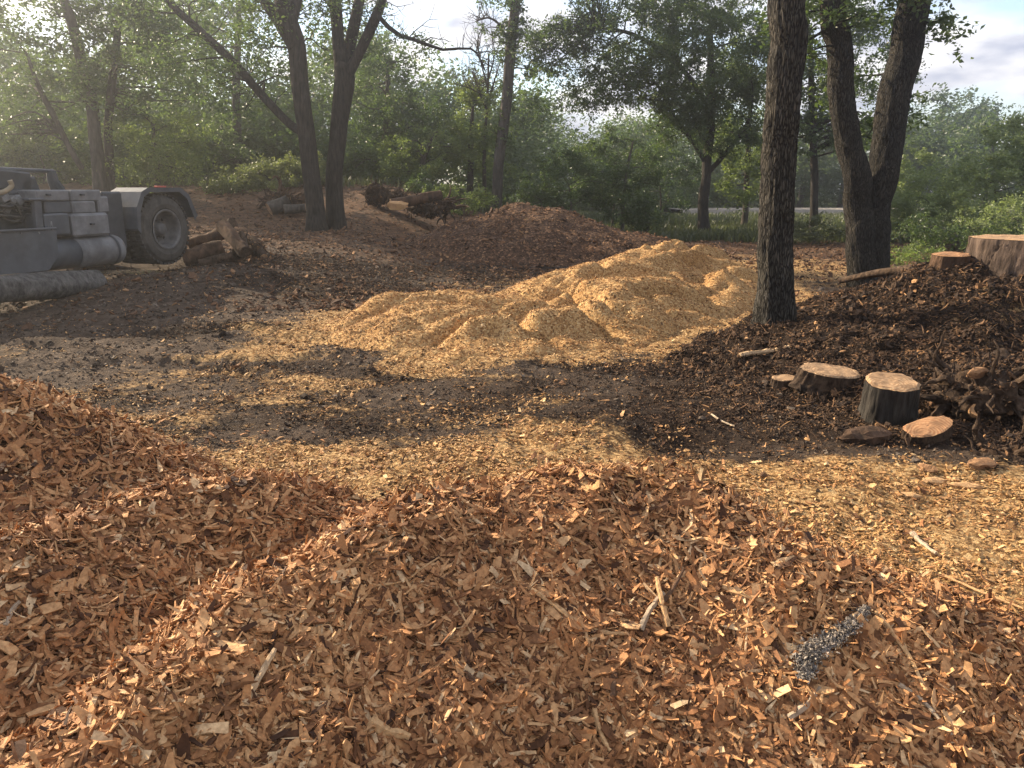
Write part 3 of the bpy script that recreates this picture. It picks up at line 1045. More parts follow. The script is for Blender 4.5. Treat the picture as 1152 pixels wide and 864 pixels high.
def litter():
    """loose fines and mulch bits over the open ground"""
    N = 210000
    x, y, r = polar_sample(N, 2.6, 17, 44, rng, .9)
    g, d, ru, gr = zones(x, y)
    zs = heap_sand(x, y); zb = bank_h(x, y); zg = ground_z(x, y)
    free = (zs < zg - .02) & (heap_front(x, y) < zg + .02) & (heap_left(x, y) < zg + .02) & (zb < zg)
    n1 = fbm(x * 2.4, y * 2.4, 4, 47)
    pg = np.clip((g + .6 * n1 - .28) * 2.0, .05, 1)
    keep = free & (rng.random(N) < pg)
    xs, ys, rs = x[keep], y[keep], r[keep]
    n = len(xs)
    nrm = surf_normals(ground_z, xs, ys)
    Lc = np.clip(.017 * rng.lognormal(0, .4, n), .007, .06) * (1 + .05 * rs)
    W = Lc * rng.uniform(.25, .6, n)
    C = np.stack([xs, ys, ground_z(xs, ys) + rng.uniform(.0, .014, n)], -1)
    V, F = gen_chips(C, nrm, Lc, W, W * .25, rng, .4, .1)
    o = np_mesh('scattered_chips', V, [F], M['chip_gold'])
    tag(o, 'fine golden chips scattered over the open dirt between the heaps', 'wood chips', kind='stuff')
    # dark bits on the mulch, and on the bank
    N = 340000
    x, y, r = polar_sample(N, 4.0, 17, 42, rng, .95)
    g, d, ru, gr = zones(x, y)
    zt = np.maximum(ground_z(x, y), bank_h(x, y))
    onbank = bank_h(x, y) > ground_z(x, y)
    free = (heap_sand(x, y) < zt - .02) & (heap_left(x, y) < zt)
    pd = np.where(onbank, .9, np.clip((d - .35) * 2.2, .03 + .04 * sstep(4.6, 6.2, y), 1))
    pd = pd * np.where(onbank, 1, 1 - .93 * np.clip(g * 1.5, 0, 1))
    keep = free & (rng.random(N) < pd)
    xs, ys, rs = x[keep], y[keep], r[keep]
    n = len(xs)
    fn = lambda a, b_: np.maximum(ground_z(a, b_), bank_h(a, b_))
    nrm = surf_normals(fn, xs, ys)
    Lc = np.clip(.0125 * rng.lognormal(0, .55, n) * np.clip(rs / 6, .8, 2) * np.where(onbank[keep] | (d[keep] > .8), 1.4, 1), .006, .09)
    fib = rng.random(n) < .3
    Lc = np.where(fib, np.clip(Lc * 3.2, 0, .16), Lc)
    W = Lc * np.where(fib, .07, rng.uniform(.2, .8, n))
    C = np.stack([xs, ys, fn(xs, ys) + rng.uniform(.0, .022, n)], -1)
    V, F = gen_chips(C, nrm, Lc, W, W * rng.uniform(.2, .6, n), rng, .6, .15)
    o = np_mesh('mulch_litter', V, [F], M['mulch_bits'])
    tag(o, 'dark shredded bark bits lying on the mulch around the stumps', 'mulch', kind='stuff')
    # coarse red chips strayed beyond the near heaps
    N = 15000
    x, y, r = polar_sample(N, 2.4, 7.5, 44, rng, 1.0)
    zt = ground_z(x, y)
    away = np.minimum(np.maximum(zt - heap_front(x, y), 0), np.maximum(zt - heap_left(x, y), 0))
    keep = (away > 0) & (bank_h(x, y) < zt) & (rng.random(N) < np.exp(-away / .28))
    xs, ys = x[keep], y[keep]
    n = len(xs)
    Lc = np.clip(.03 * rng.lognormal(0, .5, n), .01, .09)
    C = np.stack([xs, ys, ground_z(xs, ys) + rng.uniform(.004, .02, n)], -1)
    V, F = gen_chips(C, surf_normals(ground_z, xs, ys), Lc, Lc * rng.uniform(.12, .45, n), Lc * .08, rng, .35, .12)
    o = np_mesh('stray_chips', V, [F], M['chip_red'])
    tag(o, 'coarse reddish chips strayed over the fines beyond the near heaps', 'wood chips', kind='stuff')
    # earth clods over the bare dirt
    N = 80000
    x, y, r = polar_sample(N, 4.2, 24, 44, rng, .95)
    zt = ground_z(x, y)
    g, d, ru, gr = zones(x, y)
    keep = (g < .42 + .2 * rng.random(N)) & (heap_sand(x, y) < zt - .02) & (heap_left(x, y) < zt) & (bank_h(x, y) < zt) & (heap_brown(x, y) < zt) & ~((np.abs(x - PUD[0]) < 1.2) & (np.abs(y - PUD[1]) < .9))
    xs, ys, rs = x[keep], y[keep], r[keep]
    n = len(xs)
    Lc = np.clip(.011 * rng.lognormal(0, .6, n) * np.clip(rs / 7, .8, 2), .006, .09)
    C = np.stack([xs, ys, ground_z(xs, ys) + rng.uniform(-.004, .006, n)], -1)
    V, F = gen_chips(C, surf_normals(ground_z, xs, ys), Lc, Lc * rng.uniform(.45, .9, n), Lc * rng.uniform(.3, .7, n), rng, .5, .1)
    o = np_mesh('earth_clods', V, [F], M['clod'])
    tag(o, 'small earth clods crumbled over the bare grey dirt', 'earth', kind='stuff')
    # rust coloured litter further back
    N = 60000
    x, y, r = polar_sample(N, 11, 32, 38, rng, 1.0)
    g, d, ru, gr = zones(x, y)
    fn2 = lambda a, b_: np.maximum(ground_z(a, b_), heap_brown(a, b_))
    zt = fn2(x, y)
    free = (heap_sand(x, y) < zt - .02) & (bank_h(x, y) < zt) & ~((np.abs(x - PUD[0]) < 1.3) & (np.abs(y - PUD[1]) < 1.0))
    keep = free & (rng.random(N) < np.clip(ru + .35 * fbm(x, y, 3, 49), .05, 1))
    xs, ys, rs = x[keep], y[keep], r[keep]
    n = len(xs)
    nrm = surf_normals(fn2, xs, ys)
    Lc = np.clip(.06 * rng.lognormal(0, .5, n), .02, .25)
    W = Lc * rng.uniform(.2, .7, n)
    C = np.stack([xs, ys, fn2(xs, ys) + rng.uniform(.0, .03, n)], -1)
    V, F = gen_chips(C, nrm, Lc, W, W * .3, rng, .6, .15)
    o = np_mesh('bark_litter', V, [F], M['rust_mulch'])
    tag(o, 'rusty bark and chip litter over the ground at the back of the yard', 'mulch', kind='stuff')
    # chips resting on the golden heap
    N = 130000
    x, y, r = polar_sample(N, 7.5, 17.5, 30, rng, 1.0)
    zs = heap_sand(x, y); zg = ground_z(x, y)
    keep = zs > zg - .03
    xs, ys, rs = x[keep], y[keep], r[keep]
    n = len(xs)
    nrm = surf_normals(heap_sand, xs, ys)
    Lc = np.clip(.016 * rng.lognormal(0, .45, n), .008, .05) * (.7 + .04 * rs)
    W = Lc * rng.uniform(.3, .7, n)
    C = np.stack([xs, ys, zs[keep] + rng.uniform(.0, .012, n)], -1)
    V, F = gen_chips(C, nrm, Lc, W, W * .3, rng, .5, .1)
    o = np_mesh('fine_chips', V, [F], M['chip_gold'], sand)
    o['kind'] = 'stuff'


litter()


# ------------------------------------------------------------------ sticks and slivers on the heaps
def stick(px_list, r0, r1, mat, label, name='stick', group=None, flat=.6, lift=.03, seg=6, end_lift=None, cat='stick'):
    """a split stick lying along the surface through the given pixels"""
    pts = np.array([T(a, b) for a, b in px_list])
    pts[:, 2] += lift
    if end_lift is not None:
        pts[:, 2] += np.array(end_lift)
    base = pts[0].copy()
    p = spline(pts - base, max(8, 4 * len(pts)))
    n = len(p)
    rg = np.random.default_rng(abs(hash(label)) % 1000 if False else int(sum(map(ord, label))) % 9973)
    p = p + rg.normal(0, r0 * .07, p.shape)
    rad = 1.2 * np.linspace(r0, r1, n) * (1 + rg.normal(0, .1, n))
    V, F = tube_geo(p, rad, seg, True, .35, int(rg.integers(999)))
    V[:, 2] = V[:, 2] * 1.0
    o = np_mesh(name, V, F, mat, None, False)
    o.location = Vector(base.tolist())
    return tag(o, label, cat, group)


stick([(276, 808), (290, 780), (311, 747)], .011, .006, M['stick_pale'], 'short thick pale split stick lying on the lower left of the nearest heap', end_lift=[.0, .01, .02])
stick([(422, 672), (455, 663), (478, 650), (494, 636)], .004, .0025, M['stick'], 'curved thin brown twig below the lit crest of the nearest heap')
stick([(597, 673), (622, 692), (645, 708), (676, 720), (706, 722)], .008, .005, M['stick'], 'long bent tan branch lying across the middle of the nearest heap')
stick([(720, 721), (731, 700), (744, 683)], .011, .008, M['stick_grey'], 'stout pale splinter crossing a second one right of the long bent branch', end_lift=[0, .02, .02])
stick([(751, 714), (742, 690), (738, 668)], .009, .006, M['stick'], 'tan splinter leaning over the stout pale splinter', end_lift=[.0, .035, .03])
stick([(745, 690), (757, 675), (768, 660)], .008, .005, M['stick_dark'], 'short dark twig pointing up from the crossed splinters', end_lift=[.01, .02, .03])
stick([(886, 822), (905, 803), (921, 788)], .01, .007, M['stick_grey'], 'pale greyish stick stub below the grey ash patch')
stick([(838, 742), (840, 715), (842, 690)], .004, .003, M['stick_pale'], 'thin upright pale sliver on the right face of the nearest heap')
stick([(1025, 606), (1036, 618), (1052, 630)], .012, .007, M['stick_grey'], 'pale curved branch piece lying on the golden fines at the right')
stick([(1060, 676), (1092, 682), (1124, 694), (1160, 706)], .012, .009, M['stick_dark'], 'dark bent branch half sunk in the fines at the right edge', lift=.004)
stick([(1062, 655), (1100, 672), (1150, 692)], .006, .004, M['stick'], 'thin tan branch lying above the dark bent branch')
stick([(190, 738), (225, 708), (262, 675), (275, 660)], .006, .004, M['stick'], 'long straight tan stick in the hollow between the two near heaps')
stick([(196, 662), (232, 656), (270, 644)], .006, .004, M['stick'], 'slim tan twig lying on the face of the tall heap')
stick([(416, 822), (434, 836), (462, 845)], .018, .011, M['stick'], 'chunky tan wood piece at the bottom edge of the nearest heap')
stick([(512, 752), (526, 768), (545, 790)], .007, .005, M['stick_dark'], 'dark splinter lying low on the nearest heap under the long bent branch')
stick([(522, 762), (550, 775), (562, 782)], .012, .006, M['stick_pale'], 'pale flat splinter beside the dark splinter')
stick([(663, 745), (660, 725), (650, 700), (640, 690)], .005, .003, M['stick'], 'twig running downhill under the long bent branch')
stick([(668, 812), (676, 838), (686, 858)], .009, .006, M['stick'], 'sturdy tan stick low in the middle at the bottom edge')
stick([(688, 800), (690, 780), (692, 765)], .012, .009, M['stick_dark'], 'short thick dark upright stub low on the nearest heap')
stick([(984, 700), (1000, 720), (1020, 748), (1040, 790)], .008, .005, M['stick'], 'bent brown branch right of the grey ash patch')
stick([(1010, 780), (1040, 806), (1068, 842)], .007, .004, M['stick_grey'], 'greyish twig near the lower right corner')
stick([(102, 830), (106, 812), (110, 798)], .008, .007, M['stick_pale'], 'short pale upright splinter left of the thick pale split stick')
stick([(0, 668), (18, 650), (30, 640)], .006, .004, M['stick_pale'], 'pale twig at the left edge on the tall heap')
stick([(8, 716), (16, 700), (24, 690)], .008, .005, M['stick_grey'], 'pale grey splinter low at the left edge')
stick([(810, 672), (850, 686), (890, 700)], .009, .005, M['stick'], 'tan branch piece above the grey ash patch')
stick([(0, 598), (30, 598), (46, 600)], .004, .003, M['stick'], 'straight thin twig on the shoulder of the tall heap')
stick([(505, 676), (518, 700), (530, 724)], .004, .003, M['stick'], 'thin brown twig left of the long bent branch')
# deeper pieces of flat bark that stand out: alike, so one label and one group
for (a, b, c, d) in [(140, 800, 168, 792), (330, 742, 360, 735), (380, 690, 412, 684), (610, 786, 636, 792), (560, 610, 590, 604), (470, 800, 492, 806),
                     (790, 612, 820, 616), (880, 742, 902, 748), (760, 780, 786, 786), (940, 806, 964, 800), (250, 600, 276, 596), (120, 640, 146, 632)]:
    p0, p1 = T(a, b), T(c, d)
    cen = (p0 + p1) / 2
    fn = top_z
    nr = surf_normals(fn, np.array([cen[0]]), np.array([cen[1]]), .08)
    L = float(np.linalg.norm(p1 - p0)) * 1.1
    V, F = gen_chips(np.array([[0, 0, .022]]), nr, np.array([L]), np.array([L * .36]), np.array([.007]), rng, .2, .12)
    o = np_mesh('wood_chip', V, [F], M['chip_red'])
    o.location = Vector(cen.tolist())
    tag(o, 'broad flat reddish chip lying loose on the near heaps', 'wood chip', 'broad chips on the near heaps')


def ash_patch():
    pts = np.array([T(a, b) for a, b in ((903, 778), (906, 755), (918, 742), (940, 730), (960, 716), (972, 700))])
    c = spline(pts, 60)
    c[:, 2] = top_z(c[:, 0], c[:, 1]) + .046
    base = c[0].copy()
    rad = np.interp(np.arange(60), [0, 6, 22, 40, 59], [.012, .034, .03, .026, .006]) * (1 + .3 * vnoise(np.arange(60) * .5, np.zeros(60), 12))
    V, F = tube_geo(c - base, rad, 14, True, .5, 4)
    m = plain_mat('grey_bark', (.05, .048, .046), (.3, .285, .27), 38, .95, 0, .01)
    V[:, 2] = V[:, 2] - .55 * (V[:, 2] - np.interp(V[:, 0], (c - base)[:, 0], (c - base)[:, 2])) - .012
    o = np_mesh('bark_strip', V, F, m)
    o.location = Vector(base.tolist())
    tag(o, 'ragged grey weathered bark strip lying on the right of the nearest heap', 'bark')
    n = 2600
    k = rng.integers(0, 60, n)
    C = c[k] - base + rng.normal(0, .55, (n, 3)) * rad[k][:, None] * np.array([1.15, 1.15, .3]) + np.array([0, 0, .004])
    L = rng.uniform(.004, .016, n)
    V, F = gen_chips(C, rng.normal(0, .5, (n, 3)) + np.array([0, 0, 1.0]), L, L * rng.uniform(.15, .7, n), L * .2, rng, .9, .2)
    np_mesh('flakes', V, [F], M['ash'], o)['kind'] = 'stuff'


ash_patch()
stick([(832, 402), (850, 399), (870, 397), (888, 393)], .022, .016, M['stick_pale'], 'bleached pale stick lying on dark mulch left of the stumps', lift=.02)
stick([(800, 470), (812, 478), (826, 484)], .006, .004, M['stick_grey'], 'thin curved grey twig on the dark mulch')


# ------------------------------------------------------------------ stumps, logs, roots
def outline(n, seed, amp=.1, lobes=.0):
    th = np.arange(n) * 2 * pi / n
    r = 1 + amp * fbm(np.cos(th) * 1.4 + seed, np.sin(th) * 1.4 - seed, 4, int(seed * 7) + 3)
    if lobes:
        r = r + lobes * np.abs(np.sin(th * 2.5 + seed))
    return th, r


def stump(loc, r, h, label, rot=(0, 0, 0), seed=1.0, flare=.25, squash=1.0, bark='bark_plate', cut='cut_tan', lobes=0.0, slant=(0, 0), name='tree_stump', notch=None, cat='stump', group=None, plates=0.0):
    e = empty(name, loc, 0, label, cat, group, rot)
    n = 120
    th, ro = outline(n, seed, .16, lobes)
    if notch:
        ro = ro - notch[1] * np.exp(-((np.angle(np.exp(1j * (th - notch[0])))) / notch[2]) ** 2)
    H = 14
    V = []
    for k in range(H + 1):
        t = k / H
        z = h * t
        fl = 1 + flare * (1 - t) ** 2.2 * (1 + .6 * np.sin(th * 3 + seed * 5))
        rg = r * ro * fl
        bk = .07 * fbm(np.cos(th) * 3.2, np.sin(th) * 3.2, 3, int(seed * 11), np.full(n, t * 1.0 * h / r)) + .07 * np.abs(fbm(np.cos(th) * 8, np.sin(th) * 8, 3, int(seed * 13), np.full(n, t * 1.6)))
        if plates:
            bk = bk - plates * (np.abs(np.sin(th * 3.5 + .4 * np.sin(t * 4))) < .12)
        rg = rg + r * bk
        if k == H:
            rg = rg - .012 * r
        x, y = rg * np.cos(th), rg * np.sin(th) * squash
        V.append(np.stack([x, y, z + (slant[0] * x + slant[1] * y) * t], -1))
    V = np.concatenate(V)
    i = np.arange(H)[:, None] * n; k = np.arange(n)[None, :]; k2 = (k + 1) % n
    q = np.stack([i + k, i + k2, i + n + k2, i + n + k], -1).reshape(-1, 4)
    Vb = np.concatenate([V, [[0, 0, 0]]])
    F = [q, np.stack([np.full(n, len(V)), k2[0], k[0]], -1)]
    np_mesh('bark', Vb, F, M[bark], e, True)
    # sawn face: rings of vertices with a slightly torn surface
    top = V[-n:]
    VV = []
    for s in np.linspace(1, .08, 9):
        x, y = top[:, 0] * s, top[:, 1] * s
        zz = h + slant[0] * x + slant[1] * y + .004 + .012 * fbm(x * 9, y * 9, 3, int(seed * 17)) * (s < .99) + .008 * (s < .97)
        VV.append(np.stack([x, y, zz], -1))
    VV = np.concatenate(VV + [np.array([[0, 0, h + .01]])])
    i = np.arange(8)[:, None] * n
    q = np.stack([i + k, i + k2, i + n + k2, i + n + k], -1).reshape(-1, 4)
    np_mesh('cut_face', VV, [q, np.stack([8 * n + k[0], 8 * n + k2[0], np.full(n, 9 * n)], -1)], M[cut], e, False)
    return e


def log(p0, p1, r0, r1, label, bark='bark_plate', cut='cut_tan', seed=1, group=None, name='log', bendv=(0, 0, 0), cat='log'):
    p0, p1 = np.asarray(p0, float), np.asarray(p1, float)
    mid = (p0 + p1) / 2 + np.asarray(bendv)
    c = spline([p0, mid, p1], 16)
    base = c[0].copy(); c = c - base
    e = empty(name, base, 0, label, cat, group)
    rad = np.linspace(r0, r1, 16)
    V, F = tube_geo(c, rad, 18, False, .22, seed)
    np_mesh('bark', V, F, M[bark], e, True)
    for end, pts in ((0, V[:18]), (1, V[-18:])):
        cen = pts.mean(0)
        d = (c[0] - c[1]) if end == 0 else (c[-1] - c[-2])
        d = d / np.linalg.norm(d)
        ring2 = cen + (pts - cen) * .9 + d * .004
        VV = np.concatenate([pts, ring2, [cen + d * .008]])
        # put the face in a frame of its own so that its rings run about its axis
        z = Vector(d.tolist()); Q = z.to_track_quat('Z', 'Y')
        Rm = np.array(Q.to_matrix())
        VL = (VV - cen) @ Rm
        n = 18; k = np.arange(n); k2 = (k + 1) % n
        q = np.stack([k, k2, n + k2, n + k], -1)
        t = np.stack([n + k, n + k2, np.full(n, 2 * n)], -1)
        o = np_mesh('cut_end', VL, [q, t], M[cut], e)
        o.location = Vector(cen.tolist()); o.rotation_mode = 'QUATERNION'; o.rotation_quaternion = Q
    return e


def root_mass(loc, size, nroots, label, seed, bark='root', name='root_ball', group=None, cat='root ball', up=.4, reach=1.2, thick=.12):
    e = empty(name, loc, 0, label, cat, group)
    rg = np.random.default_rng(seed)
    # knotted core
    n, m = 44, 26
    th = np.arange(n) * 2 * pi / n
    V = []
    for j in range(m + 1):
        ph = pi * j / m
        x, y, z = np.sin(ph) * np.cos(th), np.sin(ph) * np.sin(th), np.cos(ph) * np.ones(n)
        rid = 1 - np.abs(fbm(x * 2.3 + seed, y * 2.3, 3, seed, z * 2.3)) * 2
        f = .58 + .4 * fbm(x * 1.6 + seed, y * 1.6, 3, seed + 3, z * 1.6) + .14 * rid + .1 * fbm(x * 7, y * 7, 3, seed + 9, z * 7)
        V.append(np.stack([x * size[0] * f, y * size[1] * f, z * size[2] * f + size[2] * .4], -1))
    V = np.concatenate(V)
    i = np.arange(m)[:, None] * n; k = np.arange(n)[None, :]; k2 = (k + 1) % n
    q = np.stack([i + k, i + k2, i + n + k2, i + n + k], -1).reshape(-1, 4)
    np_mesh('core', V, [q], M[bark], e, True)
    ns = 1500
    vi = rg.integers(0, len(V), ns)
    C = V[vi] * rg.uniform(.98, 1.06, (ns, 1)) + rg.normal(0, .03, (ns, 3)) * max(size)
    Ls = np.clip(.06 * max(size) * rg.lognormal(0, .5, ns), .008, .12)
    Vs, Fs = gen_chips(C, V[vi] - np.array([0, 0, size[2] * .4]) + 1e-4, Ls, Ls * rg.uniform(.15, .8, ns), Ls * .25, rg, .7, .2)
    np_mesh('soil_clods', Vs, [Fs], M['mulch_bits'], e)['kind'] = 'stuff'
    for r in range(int(nroots * 2.5)):
        a = rg.uniform(0, 2 * pi); el = rg.uniform(-.15, 1.1) * up * 2
        d = np.array([cos(a) * cos(el), sin(a) * cos(el), sin(el)])
        st = d * np.array(size) * .45 + np.array([0, 0, size[2] * .4]) + rg.normal(0, .12, 3) * np.array(size)
        d = d + rg.normal(0, .5, 3); d /= np.linalg.norm(d)
        ln = max(size) * rg.uniform(.35, 1.0) * reach
        pts = [st]
        for s in range(5):
            d = d + rg.normal(0, .38, 3) + np.array([0, 0, -.1]); d /= np.linalg.norm(d)
            pts.append(pts[-1] + d * ln / 5)
        p = spline(pts, 18)
        r0 = max(size) * thick * rg.uniform(.2, 1.0) ** 1.3
        V, F = tube_geo(p, np.linspace(r0, r0 * .15, 18) * (1 + .3 * vnoise(np.arange(18) * .6, np.full(18, r * 1.7), seed)), 9, True, .5, seed + r)
        np_mesh('root', V, F, M[bark], e, False)
    return e


# stumps of the right bank
p = P(1066, 303, 9.0); stump((p[0], p[1], p[2] - .15), .19, .32, 'low sawn stump with a tan top beside the big stump on the bank', (radians(6), 0, 0), 2.3, .3, bark='bark_rust', cut='cut_orange', slant=(.02, -.05))
p = P(1154, 305, 8.9); stump((p[0] + .02, p[1], p[2] - .15), .60, .52, 'big wide sawn stump with plated bark on top of the dark bank', (0, 0, 0), 4.1, .08, plates=.05, cut='cut_tan')
p = T(1004, 476); stump((p[0], p[1] + .1, p[2] - .04), .192, .345, 'round sawn stump with a broad tan top standing at the foot of the bank', (radians(9), radians(-2), 0), 1.7, .12, cut='cut_tan', notch=(.1, .16, .25), bark='bark_dark')
p = T(932, 436); stump((p[0], p[1] + .1, p[2] - .04), .27, .17, 'splintered flat stump with a slanting tan top left of the round stump', (radians(9), radians(9), .2), 3.2, .2, squash=.62, lobes=.12, cut='cut_tan', bark='root', slant=(.05, 0))
p = T(884, 440); stump((p[0], p[1] + .1, p[2] - .05), .12, .14, 'small dark stump with a narrow tan top, leftmost on the dark mulch', (radians(7), 0, .3), 5.4, .2, squash=.6, cut='cut_tan', bark='root')
p = T(1050, 498); stump((p[0], p[1] + .1, p[2] - .03), .19, .13, 'tilted oval slab with an orange sawn face in front of the root ball', (radians(14), radians(-12), .25), 6.2, .1, squash=.55, cut='cut_orange', bark='root', name='wood_slab', cat='slab')


def chunk(px, py, Y, s, label, seed, mat='raw_wood', rz=0.0, tilt=.3, name='wood_offcut', cat='offcut'):
    p = T(px, py)
    rg = np.random.default_rng(seed)
    # a riven block: two lengths of chip laid in one mesh, torn at the ends
    k = 7
    xs = np.linspace(-1, 1, k); m = 10
    th = np.arange(m) * 2 * pi / m
    V = []
    for a in xs:
        w = (1 - .75 * abs(a) ** 3) * rg.uniform(.8, 1.15); hh = (1 - .6 * abs(a) ** 4) * rg.uniform(.75, 1.2)
        sq = np.maximum(np.abs(np.cos(th)), np.abs(np.sin(th))) ** -1
        j_ = rg.normal(0, .07, (m, 2))
        V.append(np.stack([np.full(m, a * s[0]) + rg.normal(0, .05, m) * s[0], (np.cos(th) * sq * w + j_[:, 0]) * s[1], (np.sin(th) * sq * hh + j_[:, 1]) * s[2]], -1))
    V = np.concatenate(V)
    i = np.arange(k - 1)[:, None] * m; kk = np.arange(m)[None, :]; k2 = (kk + 1) % m
    q = np.stack([i + kk, i + k2, i + m + k2, i + m + kk], -1).reshape(-1, 4)
    o = np_mesh(name, V, [q, np.arange(m)[None, ::-1], np.arange((k - 1) * m, k * m)[None, :]], M[mat], None, False)
    o.location = Vector((p[0], p[1], p[2] + s[2] * .7))
    o.rotation_euler = (tilt, 0, rz)
    return tag(o, label, cat)


chunk(1104, 526, 5, (.10, .045, .026), 'thick orange wood offcut at the right under the root ball', 3, rz=.15)
chunk(1042, 530, 5, (.06, .028, .016), 'small upright orange offcut left of the thick offcut', 4, rz=-.7, tilt=.8)
chunk(1051, 544, 5, (.075, .03, .018), 'flat tan offcut lying below the small upright offcut', 5, mat='stick', rz=0)
chunk(1086, 549, 5, (.095, .022, .016), 'long narrow tan offcut at the lower edge of the mulch', 6, mat='stick', rz=-.25)
chunk(1072, 541, 5, (.04, .014, .014), 'short tan splinter between the flat and the long offcut', 7, mat='stick', rz=-.9)
chunk(1022, 560, 5, (.07, .02, .014), 'thin golden offcut on the fines below the slab', 8, mat='stick', rz=-.3)
chunk(973, 497, 5, (.2, .07, .05), 'dark ragged bark slab lying left of the slab, below the round stump', 9, mat='bark_rust', rz=.25, name='bark_slab', cat='bark')
p = T(1128, 488); root_mass((p[0] + .05, p[1] + .42, p[2] + .02), (.5, .4, .34), 20, 'upturned dark root ball right of the round stump', 11, up=.35, reach=1.0, thick=.11)
ROOT_TOP = (p[0] - .1, p[1] + .25, p[2] + .37)
p = T(1140, 515); root_mass((p[0] + .1, p[1] + .1, p[2] - .08), (.42, .28, .15), 10, 'low dark root clump at the right edge of the mulch', 15, up=.2, reach=1.1, thick=.1)
log(P(1068, 468, 6.1), P(1175, 446, 6.0), .10, .18, 'thick dark root trunk lying behind the oval slab', 'root', 'raw_wood', 31, bendv=(0, 0, .03))
p_shard = np.array(ROOT_TOP)
log(P(1098, 506, 5.7), P(1185, 486, 5.7), .09, .15, 'heavy dark root limb low at the right edge under the thick root trunk', 'root', 'root', 33, bendv=(0, 0, .05))
log(P(1066, 440, 6.35), P(1130, 405, 6.6), .07, .10, 'dark root limb rising to the right behind the round stump', 'root', 'raw_wood', 35, bendv=(0, 0, .03))
chunk(1091, 424, 6.2, (.1, .028, .045), 'broken orange heartwood shard on top of the root ball', 10, rz=.4, tilt=.5, name='wood_shard', cat='shard').location = Vector((p_shard[0], p_shard[1], p_shard[2] + .03))
chunk(1058, 455, 6.0, (.05, .04, .09), 'pale torn bark shard standing beside the round stump', 12, mat='bark_rust', rz=.2, tilt=.2, name='wood_shard', cat='shard').location = Vector(P(1060, 452, 5.9).tolist())
log(P(945, 316, 11.2), P(1046, 301, 10.0), .04, .065, 'dark bark covered branch log lying at the foot of the forked tree', 'root', 'root', 5, bendv=(0, 0, .03))
# logs beside the wheel
z0 = lambda a: a
logs = [((206, 291, 14.6), (251, 279, 14.9), .16, .17, 'stout mud brown log nearest in the stack beside the wheel', 'bark_rust', 'root'),
        ((212, 274, 15.2), (253, 263, 15.3), .10, .11, 'slim brown log on top of the stack beside the wheel', 'bark_rust', 'root'),
        ((236, 268, 15.5), (262, 250, 15.1), .10, .09, 'short log tilted up at the stack beside the wheel', 'root', 'root'),
        ((250, 254, 15.0), (276, 284, 14.4), .13, .12, 'thick reddish log leaning down across the stack', 'bark_rust', 'root'),
        ((272, 262, 15.1), (280, 288, 14.6), .05, .05, 'thin dark log standing at the right of the stack', 'root', 'cut_tan'),
        ((284, 270, 15.3), (297, 290, 14.9), .09, .08, 'short dark log at the right end with a pale sawn face', 'root', 'cut_tan'),
        ((225, 297, 14.3), (262, 288, 14.4), .09, .09, 'half buried dark log in front of the stack', 'root', 'root')]
for k, (a, b, r0, r1, lb, bk, ct) in enumerate(logs):
    log(P(*a), P(*b), r0, r1, lb, bk, ct, 50 + k)
p = P(280, 284, 15.2); root_mass((p[0], p[1], p[2] - .1), (.45, .35, .28), 8, 'dark root clump at the right end of the log stack', 23, up=.4, thick=.09)
# root heaps at the back
p = P(318, 228, 25.5); root_mass((p[0], p[1], p[2] - .1), (.85, .5, .34), 14, 'grey brown root heap left of the twin trunks', 27, bark='bark_rust', up=.3, thick=.12)
log(P(303, 236, 24.6), P(324, 226, 24.9), .22, .2, 'pale grey log in front of the root heap left of the twin trunks', 'bark_far', 'cut_tan', 71)
log(P(320, 236, 24.4), P(344, 234, 24.5), .15, .13, 'second grey log lying right of the pale log before the root heap', 'bark_far', 'cut_tan', 72)
p = P(424, 222, 26); root_mass((p[0], p[1], p[2] - .15), (.55, .4, .5), 14, 'tall dark stump heap with upright roots right of the twin trunks', 29, up=.75, reach=1.1, thick=.13)
p = P(448, 226, 25.5); root_mass((p[0], p[1], p[2] - .1), (.5, .4, .35), 9, 'rounded dark root lump beside the tall stump heap', 33, up=.4, thick=.12)
p = P(485, 234, 24.6); root_mass((p[0], p[1], p[2] - .15), (.85, .5, .4), 14, 'wide dark root heap nearest the brown mound', 37, up=.3, thick=.11)
log(P(440, 230, 23.8), P(496, 219, 24.6), .17, .14, 'long brown log lying against the wide root heap', 'bark_rust', 'cut_tan', 81)
chunk(446, 236, 23.5, (.3, .15, .12), 'pale tan wood lump at the left end of the long brown log', 41, mat='stick').location = Vector(P(447, 231, 23.4).tolist())

# ------------------------------------------------------------------ trailer
TA = atan2(.954, .3)
W0 = P(188, 258, 14.0)
TZ = float(terrain0(np.array([W0[0]]), np.array([W0[1]]))[0])
E_T = np.array([W0[0], W0[1], W0[2] - .62])
ct, st_ = cos(TA), sin(TA)


def S(px, py, yl=0.0):
    """local (x, z) of the trailer where the sight line meets its side plane set back by yl"""
    d = ray(px, py)
    o = np.array([0, 0, HC]) - E_T
    n = np.array([-st_, ct, 0])
    k = (yl - o @ n) / (d @ n)
    q = o + d * k
    return q[0] * ct + q[1] * st_, q[2]


